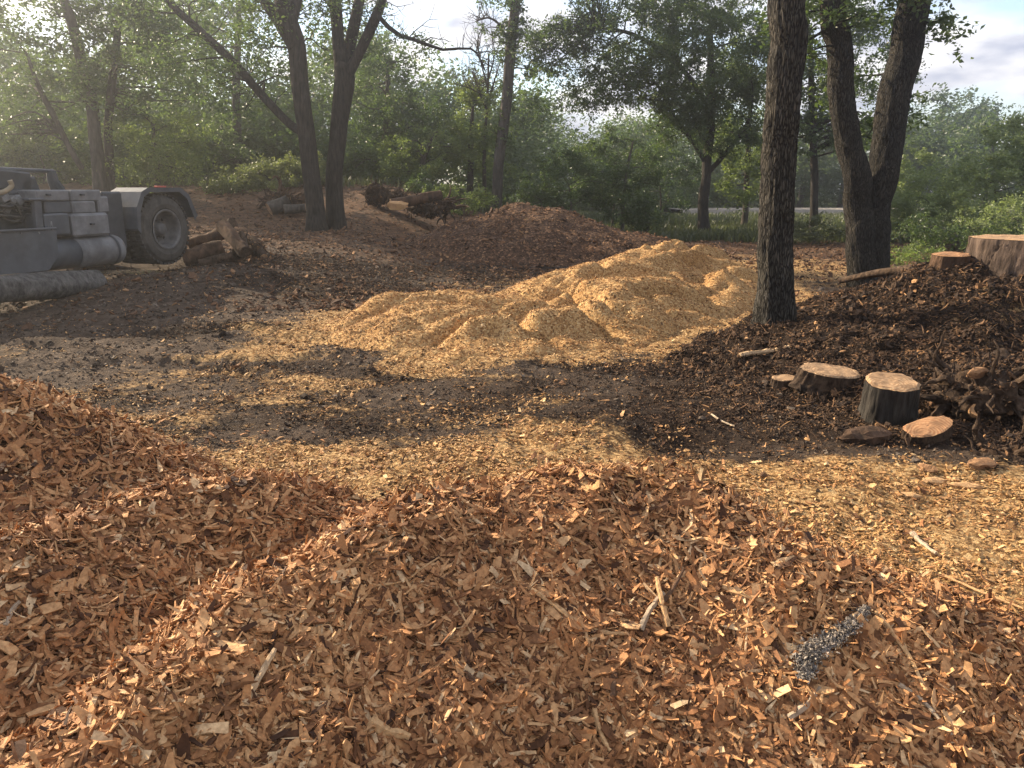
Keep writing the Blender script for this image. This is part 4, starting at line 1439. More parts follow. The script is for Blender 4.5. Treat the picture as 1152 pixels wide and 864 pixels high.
def trailer():
    e = empty('trailer', E_T, TA, 'grey dusty heavy trailer with a big wheel under a square mudguard', 'trailer')
    R, ri, w = .60, .34, .42
    def wheel(yc, sgn=1):
        we = bpy.data.objects.new('wheel', None); COL.objects.link(we); we.parent = e; we.location = (0, yc, .62)
        prof = [(ri, -w / 2 + .03), (ri + .03, -w / 2), (R - .16, -w / 2 - .015), (R - .06, -w / 2 + .01), (R - .02, -w / 2 + .05), (R, -w / 2 + .09)]
        prof = prof + [(r, -h) for r, h in prof[::-1]]
        b = MB().lathe(prof, 64)
        for k in range(40):
            a = 2 * pi * k / 40
            for j, (yo, da) in enumerate(((-.125, 0), (0, .5), (.125, 0))):
                aa = a + da * 2 * pi / 40
                Rm = np.array([[cos(aa), 0, -sin(aa)], [0, 1, 0], [sin(aa), 0, cos(aa)]])
                cpos = Rm @ np.array([R + .004, yo, 0])
                b.box(cpos, (.036, .11, .062), .006, Rm)
        b.build('tyre', M['rubber'], we, False)
        f = MB().lathe([(ri + .012, -w / 2 - .004), (ri - .015, -w / 2 - .012), (ri - .035, -w / 2 + .02), (ri - .055, -w / 2 + .10), (ri - .075, -w / 2 + .22), (.20, -w / 2 + .25), (.185, -w / 2 + .235), (.12, -w / 2 + .225), (.105, -w / 2 + .10), (.07, -w / 2 + .085), (.001, -w / 2 + .085)], 40)
        rm = f.build('rim', M['rim'], we, True)
        for k in range(8):
            a = 2 * pi * k / 8
            MB().lathe([(.03, -w / 2 + .112), (.001, -w / 2 + .112)], 12, 'y', (.227 * cos(a), .118, .227 * sin(a))).build('hand_hole', M['hole'], rm)
        for k in range(10):
            a = 2 * pi * (k + .5) / 10
            MB().lathe([(.018, -w / 2 + .235), (.018, -w / 2 + .19), (.001, -w / 2 + .188)], 6, 'y', (.152 * cos(a), 0, .152 * sin(a))).build('wheel_nut', M['rim'], rm)
    wheel(w / 2)
    wheel(w / 2 + .47)
    wheel(2.3 - w / 2)
    MB().lathe([(.09, 0.2), (.09, 2.2)], 16, 'y', (0, 0, .62)).build('axle', M['steel_dark'], e, True)
    # mudguard: arch of flat plates over the wheel
    arc = [(-.74, .66), (-.70, 1.02), (-.56, 1.27), (-.40, 1.34), (.40, 1.34), (.60, 1.22), (.78, .84)]
    inn = [(a * .955, b - .035) for a, b in arc]
    poly = arc + inn[::-1]
    g = MB()
    n = len(arc)
    for k in range(n - 1):
        q4 = [arc[k], arc[k + 1], inn[k + 1], inn[k]]
        g.extrude(q4, -.03, .62, 'y')
    for k in range(n - 1):   # rolled outer lip
        q4 = [arc[k], arc[k + 1], (arc[k + 1][0] * .9, arc[k + 1][1] - .075), (arc[k][0] * .9, arc[k][1] - .075)]
        g.extrude(q4, -.045, -.031, 'y')
    g.build('mudguard', M['fender'], e)
    MB().box((.0, .05, 1.355), (.22, .08, .03), .008).build('tail_light', M['red_lens'], e)
    # chassis
    MB().box((-2.2, 1.15, .93), (6.6, 1.2, .22), .02).build('chassis_frame', M['steel_dark'], e)
    MB().box((-.98, .42, .80), (.44, .5, .95), .03).build('wheel_box', M['steel_dark'], e)

    def block(p0, p1, yl, depth, mat, nm, bev=.02):
        x0, z1 = S(p0[0], p0[1], yl); x1, z0_ = S(p1[0], p1[1], yl)
        MB().box(((x0 + x1) / 2, yl + depth / 2, (z0_ + z1) / 2), (x1 - x0, depth, z1 - z0_), bev).build(nm, M[mat], e)
    block((40, 213.5), (79, 226), .12, .55, 'block_grey', 'ballast_block')
    block((79.5, 213.5), (115, 226), .12, .55, 'block_grey', 'ballast_block')
    block((50, 226.5), (81, 239.5), .14, .6, 'steel_panel', 'shade_painted_block')  # left of the row: the shade there is put into a darker material
    block((81.5, 226.5), (109, 239.5), .10, .6, 'block_grey', 'ballast_block')
    block((109.5, 221), (124, 239), .12, .55, 'block_grey', 'ballast_block')
    block((50, 240.5), (81, 264), .06, .6, 'steel_panel', 'shade_painted_block', .025)  # same here, darker material stands in for shade on the lower left
    block((81.5, 240.5), (126, 264.5), .02, .6, 'block_grey', 'ballast_block', .04)
    # fuel tank
    x1, zc = S(130, 281, .22); x0, _ = S(20, 281, .22); xm, _ = S(91, 281, .0)
    _, za = S(120, 265, .05); _, zb = S(120, 299, .05)
    rr = (za - zb) / 2; zc = (za + zb) / 2
    MB().lathe([(.001, xm), (rr, xm + .004), (rr, x1 - .08), (rr * .93, x1 - .03), (rr * .7, x1 - .005), (.001, x1)], 36, 'x', (0, rr - .05, zc)).build('fuel_tank', M['tank_grey'], e, True)
    MB().lathe([(.001, x0), (rr * .97, x0 + .02), (rr * .97, xm - .004), (.001, xm - .002)], 36, 'x', (0, rr - .04, zc)).build('shade_painted_tank', M['steel_panel'], e, True)  # left length of the tank, its shade painted as darker steel
    MB().lathe([(rr + .012, x1 - .22), (rr + .012, x1 - .17), (rr, x1 - .165)], 36, 'x', (0, rr - .05, zc)).build('tank_strap', M['steel_dark'], e, True)
    # dark side panel at the left
    xa, zt = S(62, 259, -.12); xb, _ = S(-70, 259, -.12); _, zl = S(45, 305, -.12)
    MB().extrude([(xb, zl + .02), (xa - .22, zl), (xa - .02, zl + .2), (xa, zt), (xb, zt + .03)], -.14, -.09, 'y').build('side_panel', M['steel_panel'], e)
    MB().box(((xa + xb) / 2, -.12, zt + .03), (xa - xb, .10, .03), .008).build('panel_ledge', M['fender'], e)
    xp, zp = S(58, 254, -.1)
    MB().tube([(xp, -.1, zt), (xp, -.1, zt + .13)], [.012, .012], 8).build('marker_pin', M['bright_metal'], e)
    # upright bracket and engine housing
    xc, z1 = S(42, 225, .1); _, z0_ = S(42, 258, .1)
    MB().box((xc, .14, (z1 + z0_) / 2), (.12, .09, z1 - z0_), .015, [[cos(.06), 0, sin(.06)], [0, 1, 0], [-sin(.06), 0, cos(.06)]]).box((xc - .03, .14, z1 + .01), (.26, .13, .035), .01).build('bracket', M['fender'], e)
    xh, zh = S(37, 238, .45); xg, _ = S(-60, 238, .45)
    MB().box(((xh + xg) / 2, .95, zh - .05), (xh - xg, 1.0, .75), .05).build('engine_housing', M['steel_dark'], e)
    block((-60, 203), (39, 250), .6, .9, 'steel_dark', 'engine_hood', .05)
    rg = np.random.default_rng(5)
    hx, hz = S(20, 228, .3)
    b = MB()
    for k in range(16):
        b.box((hx + rg.uniform(-.55, .35), .4 + rg.uniform(-.1, .1), hz + rg.uniform(-.12, .1)), tuple(rg.uniform(.04, .16, 3)), .012, np.array(Matrix.Rotation(rg.uniform(-1, 1), 3, 'Y')))
    b.build('engine_parts', M['bright_metal'], e)
    for k in range(7):
        a0 = S(rg.uniform(-30, 10), rg.uniform(222, 240), .35); a1 = S(rg.uniform(18, 44), rg.uniform(226, 252), .3)
        mid = ((a0[0] + a1[0]) / 2, .28 + rg.uniform(-.05, .1), (a0[1] + a1[1]) / 2 + rg.uniform(-.12, .2))
        MB().tube(spline([(a0[0], .4, a0[1]), mid, (a1[0], .35, a1[1])], 16), [.02] * 16, 8).build('hydraulic_hose', M['rubber'], e, True)
    for (px_, py_) in ((60, 219), (98, 219), (104, 252)):
        q = S(px_, py_, .0)
        MB().box((q[0], .095 if py_ < 230 else .0, q[1]), (.07, .05, .03), .006).build('lifting_lug', M['steel_dark'], e)
    for q_ in (0, 24, 44):
        q = S(q_, 262, -.145)
        MB().tube([(q[0], -.15, q[1]), (q[0], -.135, q[1])], [.018, .018], 8).build('bolt', M['bright_metal'], e)
    # boom folded over the housing
    b0 = S(-30, 199, .5); b1 = S(33, 205, .5); b2 = S(42, 226, .5)
    sec = .13
    b = MB()
    for (p, q) in ((b0, b1), (b1, b2)):
        d = np.array([q[0] - p[0], q[1] - p[1]]); ln = np.linalg.norm(d); an = atan2(d[1], d[0])
        b.box(((p[0] + q[0]) / 2, .62, (p[1] + q[1]) / 2), (ln + .12, .24, .30), .03, [[cos(an), 0, -sin(an)], [0, 1, 0], [sin(an), 0, cos(an)]])
    b.build('boom', M['steel_dark'], e)
    c0 = S(-20, 190, .8); c1 = S(60, 192.5, .8)
    MB().tube([(c0[0], .8, c0[1]), (c1[0], .8, c1[1])], [.04, .03], 12).build('hydraulic_cylinder', M['fender'], e, True)
    t0 = S(57, 192, .8); t1 = S(62, 214, .8)
    MB().tube([(t0[0], .8, t0[1]), ((t0[0] + t1[0]) / 2, .8, (t0[1] + t1[1]) / 2), (t1[0] + .06, .8, t1[1])], [.07, .085, .11], 10).build('post', M['steel_dark'], e)
    h = [S(a, b_, .3) for a, b_ in ((-12, 219), (0, 217), (8, 214), (13, 209), (11, 203))]
    MB().tube(spline([(a, .3, b_) for a, b_ in h], 24), [.035] * 24, 10).build('hose', M['hose'], e, True)
    # front part out of sight to the left
    MB().box((-5.9, 1.15, 1.0), (1.2, 1.9, .9), .06).build('draw_head', M['steel_panel'], e)


trailer()
# grey weathered log on the ground before the trailer
a = P(108, 317.5, 12.3); b = P(-90, 331, 9.3)
log(a, b, .185, .195, 'long grey weathered log on the dirt in front of the trailer', 'grey_log', 'tank_grey', 91)


# ------------------------------------------------------------------ trees
def gen_leaves(C, rg, size, droop=.0, flat=.35):
    n = len(C)
    a = rg.normal(size=(n, 3)); a[:, 2] *= .6; a[:, 2] -= droop
    a /= np.linalg.norm(a, axis=1)[:, None]
    nr = rg.normal(size=(n, 3)); nr[:, 2] += flat
    b = np.cross(nr, a); b /= np.linalg.norm(b, axis=1)[:, None] + 1e-9
    L = size * rg.uniform(.6, 1.35, n); W = L * rg.uniform(.4, .62, n)
    c = np.cross(a, b)
    V = np.empty((n, 4, 3))
    V[:, 0] = C - a * (L * .5)[:, None]
    V[:, 1] = C + b * (W * .5)[:, None] + c * (L * .1)[:, None]
    V[:, 2] = C + a * (L * .5)[:, None]
    V[:, 3] = C - b * (W * .5)[:, None] + c * (L * .1)[:, None]
    F = np.arange(n * 4).reshape(n, 4)
    return V.reshape(-1, 3), F


def sample_ell(c, r, n, rg, shell=.55):
    d = rg.normal(size=(n, 3)); d /= np.linalg.norm(d, axis=1)[:, None]
    rad = rg.uniform(shell ** 3, 1, n) ** (1 / 3)
    return np.asarray(c) + d * rad[:, None] * np.asarray(r)


def tree(label, skel, crowns, leaf='leaf_mid', bark='bark_far', lsize=.13, seed=1, name='tree', cat='tree', group=None, seg=10,
         clump_r=.55, per=150, droop=.1, shell=.45, branch=True, rough=.08, bare=0, bare_len=1.0, hero=False, twig_r=.03):
    """skel: list of limbs, each a list of (x, y, z, radius); crowns: list of (centre, radii, clumps)"""
    rg = np.random.default_rng(seed)
    base = np.array(skel[0][0][:3], float)
    e = empty(name, base, 0, label, cat, group)
    tb = MB()
    nodes = []
    for li, l in enumerate(skel):
        l = np.array(l, float)
        ln = np.sum(np.linalg.norm(np.diff(l[:, :3], axis=0), axis=1))
        n = max(10, int(ln / (.05 if hero else .3)))
        s = spline(l, n)
        pts, rad = s[:, :3] - base, np.maximum(s[:, 3], .006)
        pts = pts + .25 * rad[:, None] * np.stack([vnoise(np.arange(n) * (.05 if hero else .3), np.full(n, li + seed * 3.1), 5), vnoise(np.arange(n) * (.05 if hero else .3), np.full(n, li + seed * 5.7), 6), np.zeros(n)], -1)
        sg = 72 if hero else seg
        if hero:
            V, F = tube_geo(pts, rad, sg, True, 0, 0)
            # furrowed bark: ridges that run up the trunk, and buttresses at the foot
            Vr = V[:n * sg].reshape(n, sg, 3); cen = pts[:, None, :]
            th = np.arange(sg) * 2 * pi / sg
            hh = np.cumsum(np.concatenate([[0], np.linalg.norm(np.diff(pts, axis=0), axis=1)]))
            TH, HH = np.meshgrid(th, hh)
            rd = rad[:, None]
            rdg = np.abs(vnoise(np.cos(TH) * rd * 26, np.sin(TH) * rd * 26, 17 + li, HH * 3.2)) + .5 * np.abs(vnoise(np.cos(TH) * rd * 50, np.sin(TH) * rd * 50, 27 + li, HH * 7))
            big = .45 * fbm(np.cos(TH) * 1.3 + li, np.sin(TH) * 1.3, 3, 37, HH * .8)
            f = 1 + (.022 * (rdg - .5) + .03 * rd * big) / rd
            if li < 2:
                f = f + .26 * np.exp(-HH / .25) * (.6 + .5 * np.sin(TH * 4 + seed) + .4 * np.sin(TH * 7 + 2 * seed))
            V[:n * sg] = (cen + (Vr - cen) * f[:, :, None]).reshape(-1, 3)
            tb.add(V, F)
        else:
            fl = 1 + (.45 * np.exp(-np.linspace(0, ln, n) / .35) if li == 0 else 0)
            tb.tube(pts, rad * fl, sg, True, rough, seed + li)
        for q, r_ in zip(pts, rad):
            nodes.append((*q, r_))
    nodes = np.array(nodes)
    for t in range(bare):
        lj = skel[rg.integers(1 if len(skel) > 1 else 0, len(skel))]
        u = spline(np.array(lj, float), 20)[rg.integers(5, 20)]
        st = u[:3] - base; d = rg.normal(size=3); d[2] = abs(d[2]) * .7 + .2; d /= np.linalg.norm(d)
        ln = bare_len * rg.uniform(.4, 1.1); pp = [st]
        for q_ in range(4):
            d = d + rg.normal(0, .3, 3); d /= np.linalg.norm(d); pp.append(pp[-1] + d * ln / 4)
        r0 = min(u[3] * .6, .016)
        tb.tube(spline(pp, 9), np.linspace(r0, .004, 9), 4, False)
        for q_ in (2, 3):
            d2 = d + rg.normal(0, .6, 3); d2 /= np.linalg.norm(d2)
            tb.tube([pp[q_], pp[q_] + d2 * ln * .25, pp[q_] + d2 * ln * .45 + np.array([0, 0, .05])], [r0 * .5, r0 * .4, .003], 4, False)
    tb.build('trunk', M[bark], e, True)
    LC, bb, any_b = [], MB(), False
    zmin = nodes[:, 2].max() * .2
    for ci, (c, r, k) in enumerate(crowns):
        cl = sample_ell(np.asarray(c) - base, r, k, rg, shell)
        cl = cl[cl[:, 2] + base[2] > .15]
        for q in cl:
            cr = clump_r * rg.uniform(.55, 1.3)
            m = int(per * rg.uniform(.5, 1.4) * (cr / clump_r) ** 1.5)
            # leaves along a few twigs that fan out from the clump's foot
            tw = rg.integers(4, 8)
            dirs = rg.normal(size=(tw, 3)); dirs[:, 2] = dirs[:, 2] * .55 + .05
            dirs /= np.linalg.norm(dirs, axis=1)[:, None]
            tt = rg.integers(0, tw, m)
            s = rg.uniform(.1, 1.0, m) ** .8 * cr
            L_ = q + dirs[tt] * s[:, None] + rg.normal(0, .16 * cr, (m, 3))
            L_[:, 2] -= droop * s * s / cr
            LC.append(L_)
            if branch:
                d2 = np.sum((nodes[:, :3] - q) ** 2, 1) + np.where(nodes[:, 2] > q[2] + .2, 6.0, 0) + np.where(nodes[:, 2] < zmin, 4.0, 0)
                j = int(np.argmin(d2)); s0 = nodes[j, :3]; r0 = min(nodes[j, 3] * .6, twig_r * (1 + .25 * np.linalg.norm(q - s0)))
                mid = (s0 + q) / 2 + rg.normal(0, .12, 3) * np.linalg.norm(q - s0) + np.array([0, 0, .08 * np.linalg.norm(q - s0)])
                pb = spline([s0, mid, q], 8)
                bb.tube(pb, np.linspace(r0, r0 * .3, 8), 5, False); any_b = True
                for dd in dirs[:3]:
                    bb.tube([q, q + dd * cr * .5, q + dd * cr * .95], [r0 * .3, r0 * .2, .003], 4, False)
                nodes = np.concatenate([nodes, np.concatenate([pb[2:], np.linspace(r0, r0 * .3, 8)[2:, None]], 1)]) if len(nodes) < 600 else nodes
    if any_b:
        bb.build('branches', M[bark], e, True)
    if LC:
        V, F = gen_leaves(np.concatenate(LC), rg, lsize, droop * 1.2)
        np_mesh('foliage', V, [F], M[leaf], e)
    return e


def px_skel(pts, Y, dY=0.0):
    """limb from (px, py, width in px) at distance Y; dY lets the limb lean away with height"""
    out = []
    for k, p in enumerate(pts):
        yy = Y + dY * k / max(1, len(pts) - 1)
        q = P(p[0], p[1], yy)
        out.append((*q, .5 * p[2] * yy * .98 / FPX))
    return out


def gz(px, Y):
    x = ray(px, 300)[0] / ray(px, 300)[1] * Y
    return np.array([x, Y, float(terrain0(np.array([x]), np.array([Y]))[0])])


def rooted(pts, Y, dY=0.0, sink=.15):
    s = px_skel(pts, Y, dY)
    x, y, z, r = s[0]
    s[0] = (x, y, float(top_z(np.array([x]), np.array([y]))[0]) - sink, r)
    return s


# straight trunk in front (right of centre); its crown is above the picture
b0 = T(870, 362); Yb = float(b0[1])
sk = rooted([(869, 366, 44), (872, 318, 39), (876, 240, 37.5), (880, 150, 37), (884, 60, 37.5), (888, 0, 37.5)], Yb)
tp = np.array(sk[-1][:3])
sk2 = sk + [(tp[0] + .1, tp[1] + .1, tp[2] + 1.5, .22), (tp[0] - .1, tp[1] + .4, tp[2] + 4.0, .12), (tp[0], tp[1] + .6, tp[2] + 6.0, .03)]
tree('straight thick trunk with furrowed grey bark at the right foot of the golden heap', [sk2],
     [((tp[0], tp[1] + .3, tp[2] + 4.2), (2.3, 2.3, 2.2), 46)], 'leaf_deep', 'bark_grey', .12, 3, hero=True, clump_r=.6, per=110)
# forked tree
Yv = 14.4
fl = rooted([(972, 309, 35), (971, 270, 32), (968, 232, 30), (962, 195, 28.5), (955, 160, 27.5), (949, 100, 26.5), (944, 50, 26), (938, 0, 26)], Yv, -.1)
fr = rooted([(984, 308, 34), (985, 270, 31), (987, 232, 30.5), (993, 195, 31.5), (1000, 160, 33), (1010, 100, 33), (1020, 50, 32), (1030, 0, 31)], Yv, .2)
l_end, r_end = np.array(fl[-1][:3]), np.array(fr[-1][:3])
fl.append((l_end[0] - .4, l_end[1], l_end[2] + 3.0, .08)); fr.append((r_end[0] + .5, r_end[1], r_end[2] + 3.2, .09))
tree('forked tree whose two thick stems rise from one base beside the dark bank', [fl, fr],
     [(P(1062, 22, 14.6), (.45, .5, .5), 6), (P(950, -40, 14.2), (1.6, 1.2, 1.0), 26), (P(985, 90, 15.3), (.9, .6, 1.3), 17), (P(922, 25, 13.8), (.6, .6, .6), 8), (P(1000, -70, 14.5), (1.7, 1.4, 1.2), 26)],
     'leaf_deep', 'bark_fork', .10, 5, hero=True, clump_r=.42, per=95, twig_r=.022)
# twin trunks left of the middle
Yt = 22.0
ta = rooted([(359, 262, 21), (352, 215, 19), (346, 150, 19), (337, 80, 19), (326, 30, 20), (316, 0, 18)], Yt, .2)
la = px_skel([(343, 150, 10), (325, 138, 9), (296, 108, 9), (262, 70, 9), (225, 35, 8), (188, 0, 7), (165, -30, 5)], Yt, 2.0)
lb = px_skel([(331, 55, 12), (312, 20, 12), (292, -8, 11), (270, -50, 7)], Yt, .8)
lc = px_skel([(327, 36, 12), (332, 10, 11), (340, -40, 8)], Yt, .4)
tree('left of the twin trunks, leaning, with a long bare limb reaching up to the left', [ta, la, lb, lc],
     [(P(250, 40, 23), (3.0, 1.6, 1.5), 56), (P(320, 10, 22.5), (1.8, 1.3, 1.0), 26), (P(245, 95, 24), (1.8, 1.2, .9), 12)],
     'leaf_mid', 'bark_dark', .10, 8, bare=70, bare_len=1.4, clump_r=.55, per=90, twig_r=.028, seg=16)
tb_ = rooted([(379, 257, 19), (377, 200, 18), (380, 140, 19), (385, 92, 22), (389, 70, 17)], Yt + .6)
ld = px_skel([(386, 92, 17), (380, 50, 13), (378, 0, 13), (374, -40, 9)], Yt + .6, .3)
le = px_skel([(388, 92, 12), (402, 62, 11), (418, 28, 11), (432, -5, 9)], Yt + .6, -.3)
lf = px_skel([(426, 18, 5), (446, 38, 4.5), (470, 46, 3.6), (498, 56, 3), (526, 54, 2.4), (538, 62, 2), (546, 80, 1.4)], Yt + .2, -.4)
lg = px_skel([(386, 80, 13), (396, 40, 12), (404, 0, 11), (410, -30, 7)], Yt + .8, .5)
tree('right of the twin trunks, dark and upright, branching into a fan at the top', [tb_, ld, le, lf, lg],
     [(P(400, -10, 22.5), (2.0, 1.4, .9), 20), (P(465, 48, 22.5), (.9, .6, .35), 5), (P(395, 60, 23), (.8, .8, .8), 5)],
     'leaf_deep', 'bark_dark', .09, 9, bare=60, bare_len=1.0, clump_r=.45, per=70, twig_r=.02, seg=16)
# hazy tree behind the trailer
Yl = 27.0
l0 = rooted([(112, 214, 15), (110, 180, 14), (106, 140, 13), (98, 90, 12), (84, 40, 11), (72, 0, 9)], Yl)
l1 = rooted([(123, 212, 10), (122, 165, 9), (124, 120, 9), (130, 60, 8), (134, 10, 6)], Yl + .4)
l2 = px_skel([(92, 190, 6), (75, 160, 6), (58, 125, 6), (42, 94, 5), (30, 60, 3)], Yl + .6)
tree('tall hazy tree with several slender stems behind the trailer', [l0, l1, l2],
     [(P(60, 30, 27.5), (3.8, 2.2, 2.2), 90), (P(150, 50, 28), (2.8, 2.0, 2.1), 70), (P(20, 120, 28), (1.8, 1.5, 1.4), 22), (P(130, 105, 27), (1.5, 1.4, .8), 12)],
     'leaf_mid', 'bark_far', .13, 12, clump_r=.62, per=150)
tree('drooping yellow green small tree right behind the trailer wheel', [rooted([(178, 214, 6), (176, 180, 5), (172, 140, 3)], 27.5)],
     [(P(175, 152, 27.5), (1.7, 1.2, 1.0), 34), (P(200, 180, 27), (1.0, .9, .7), 14), (P(148, 175, 27.2), (.8, .8, .7), 10)],
     'leaf_light', 'bark_far', .10, 13, clump_r=.5, per=170, droop=.5)
tree('slim straight tree with a thin trunk above the leafy brush', [rooted([(266, 196, 10), (266, 150, 9), (266, 90, 8), (268, 30, 6), (268, -20, 4)], 35.0)],
     [(P(262, 60, 35), (2.4, 1.6, 2.6), 36), (P(275, -10, 35), (2.2, 1.5, 1.4), 22)], 'leaf_mid', 'bark_far', .14, 14, clump_r=.65, per=90)
# ivy tree
Yi = 31.0
iv = rooted([(557, 222, 12), (560, 190, 12), (567, 130, 12), (573, 70, 12), (578, 20, 11), (582, -30, 8)], Yi)
ivb = px_skel([(571, 44, 3), (561, 27, 2.6), (549, 20, 2), (536, 24, 1)], Yi, -.3)
cr = [(P(566 + (562 - yy) * 0 + (582 - 557) * (222 - yy) / 250 - 8, yy, Yi), (.30, .30, .55), 8) for yy in (150, 110, 70, 40, 10)]
cr += [(P(560, 30, Yi), (.8, .5, .5), 6), (P(588, 45, Yi), (.9, .6, .7), 9), (P(570, -20, Yi), (1.6, 1.0, .8), 14), (P(612, 105, 30.5), (1.0, .8, 1.2), 12)]
tree('ivy covered slender tree standing alone against the bright sky gap', [iv, ivb], cr, 'leaf_mid', 'bark_far', .12, 15, bare=24, bare_len=.9, clump_r=.42, per=90)
tree('leafless twiggy dead tree left of the ivy tree', [rooted([(545, 225, 5), (545, 170, 4), (548, 120, 3), (550, 60, 2)], 33.0),
     px_skel([(548, 125, 3), (540, 105, 2), (532, 80, 1)], 33), px_skel([(549, 115, 3), (555, 95, 2), (562, 72, 1)], 33), px_skel([(549, 100, 2), (541, 70, 1.6), (536, 45, 1)], 33),
     px_skel([(549, 92, 2), (556, 62, 1.4), (553, 38, 1)], 33), px_skel([(548, 110, 2), (530, 100, 1.4), (516, 96, .8)], 33)], [], 'leaf_mid', 'bark_far', seed=16, name='bare_tree', bare=110, bare_len=1.5)
# trees behind the middle
tree('rounded mid green tree to the right of the twin trunks', [rooted([(432, 218, 9), (434, 170, 8), (436, 110, 6), (436, 70, 3)], 34.0)],
     [(P(432, 105, 34), (2.0, 1.8, 1.9), 46), (P(462, 150, 33.5), (1.7, 1.6, 1.3), 34), (P(420, 180, 33), (1.8, 1.4, 1.1), 28)], 'leaf_mid', 'bark_far', .14, 17, clump_r=.62, per=170)
tree('low green tree spreading behind the stump heaps', [rooted([(470, 212, 6), (478, 175, 5), (490, 150, 4)], 32.0)],
     [(P(475, 175, 32), (1.9, 1.3, 1.0), 30), (P(450, 195, 31.5), (1.2, 1.0, .6), 14)], 'leaf_light', 'bark_far', .12, 18, clump_r=.5, per=170)
tree('bright green bushy tree at the left side of the ivy tree', [rooted([(528, 216, 7), (530, 170, 6), (532, 120, 3)], 33.5)],
     [(P(533, 130, 33.5), (1.6, 1.4, 1.4), 34), (P(545, 170, 33), (1.3, 1.2, 1.2), 24), (P(508, 175, 33), (1.1, 1.1, 1.2), 18), (P(540, 105, 33.5), (.9, .8, .6), 9)], 'leaf_light', 'bark_far', .12, 19, clump_r=.5, per=160)
# large crown behind the golden heap
Yc = 31.0
k0 = rooted([(792, 248, 12), (793, 215, 11), (796, 180, 10), (800, 140, 9), (800, 90, 8), (798, 30, 6)], Yc)
k1 = px_skel([(796, 195, 6), (812, 178, 5), (830, 155, 4), (845, 130, 3)], Yc, -.5)
k2 = px_skel([(795, 185, 6), (780, 160, 5), (758, 130, 4), (740, 95, 3)], Yc, -.7)
k3 = px_skel([(798, 120, 6), (760, 70, 5), (715, 40, 4), (670, 30, 3)], Yc, -1.2)
tree('broad leafy tree with drooping boughs behind the golden heap', [k0, k1, k2, k3],
     [(P(790, 60, 30.5), (2.6, 2.0, 3.0), 150), (P(715, 50, 30), (2.5, 1.6, 1.5), 84), (P(815, 130, 30.5), (1.4, 1.3, 1.5), 44), (P(755, 125, 30.5), (1.2, 1.0, 1.1), 34), (P(835, 60, 30.5), (1.6, 1.4, 2.2), 50),
      (P(640, 45, 30), (1.7, 1.1, 1.0), 40), (P(680, 95, 30), (1.5, 1.0, .8), 34), (P(740, -20, 30), (3.8, 2.0, 1.2), 70)], 'leaf_mid', 'bark_dark', .115, 20, clump_r=.58, per=165, droop=.4)
tree('lighter leafed tree between the broad tree and the straight trunk', [rooted([(838, 240, 7), (840, 200, 6), (842, 150, 5), (845, 90, 3)], 36)],
     [(P(838, 150, 36), (1.9, 1.5, 2.0), 46), (P(850, 70, 36), (2.0, 1.5, 2.0), 40), (P(832, 205, 35), (1.3, 1.1, .9), 16)], 'leaf_light', 'bark_far', .14, 21, clump_r=.6, per=150)
tree('leafy tree whose crown fills the gap between the straight trunk and the forked tree', [rooted([(918, 240, 9), (916, 190, 8), (914, 120, 7), (912, 40, 5)], 30)],
     [(P(920, 45, 30), (1.7, 1.4, 2.4), 84), (P(985, 70, 30), (1.5, 1.1, 2.2), 60), (P(910, 150, 30), (1.2, .9, .9), 26), (P(975, 150, 30), (1.0, .9, .8), 16)], 'leaf_mid', 'bark_dark', .11, 22, clump_r=.5, per=150, droop=.3)
tree('small tree with a thin stem just left of the broad tree', [rooted([(700, 250, 4), (704, 200, 3), (712, 160, 2)], 30)],
     [(P(706, 190, 30), (1.4, 1.1, 1.1), 26), (P(690, 222, 29.5), (1.2, 1.0, .7), 18)], 'leaf_deep', 'bark_far', .11, 23, clump_r=.45, per=170)

# ------------------------------------------------------------------ bushes
def bush(px, py, Y, r, label, leaf, seed, n=30, ls=.11, per=150, cr=.42, name='bush', group=None, extra=None):
    c = P(px, py, Y)
    zt = float(top_z(np.array([c[0]]), np.array([c[1]]))[0])
    sk = [(c[0], c[1], zt - .1, .05), (c[0] + .1, c[1], zt + .5 * (c[2] - zt), .04), (c[0], c[1], max(c[2], zt + .3), .02)]
    cs = [(c, r, n)] + [(P(*q[0]), q[1], q[2]) for q in (extra or [])]
    return tree(label, [sk], cs, leaf, 'bark_far', ls, seed, name, 'bush', group, clump_r=cr, per=per, shell=.3, twig_r=.015)


bush(640, 208, 29, (2.0, 1.2, 1.2), 'dense green bush right of the ivy tree behind the brown mound', 'leaf_mid', 101, 46)
bush(608, 225, 28, (.9, .8, .6), 'small dark bush tucked behind the crest of the brown mound', 'leaf_deep', 102, 18)
bush(690, 185, 33, (2.4, 1.4, 1.5), 'taller green bush with pale vine stems left of the road', 'leaf_mid', 103, 48, extra=[((655, 175, 33), (1.2, 1, .9), 16)])
bush(742, 205, 36, (2.0, 1.4, 1.8), 'grey green rounded bush in front of the road end', 'leaf_blue', 104, 40)
bush(726, 238, 28, (.75, .7, .55), 'low bush at the edge of the golden heap by the road', 'leaf_deep', 105, 18)
bush(515, 226, 28, (1.4, .8, .45), 'low leafy weeds right of the wide root heap', 'leaf_light', 106, 22, ls=.1, name='weed_clump')
bush(470, 212, 30, (1.4, .8, .5), 'low green weeds behind the tall stump heap', 'leaf_mid', 107, 20, name='weed_clump')
bush(300, 198, 29.5, (2.0, 1.2, .5), 'yellow green leafy brush heap left of the twin trunks', 'leaf_yellow', 108, 60, ls=.11, per=170, name='brush_heap', extra=[((262, 212, 28.5), (.9, .8, .4), 22), ((335, 190, 30), (1.0, .9, .5), 22)])
bush(238, 178, 33, (2.2, 1.4, 1.5), 'shaded green bush behind the leafy brush, left of the slim straight tree', 'leaf_mid', 109, 44)
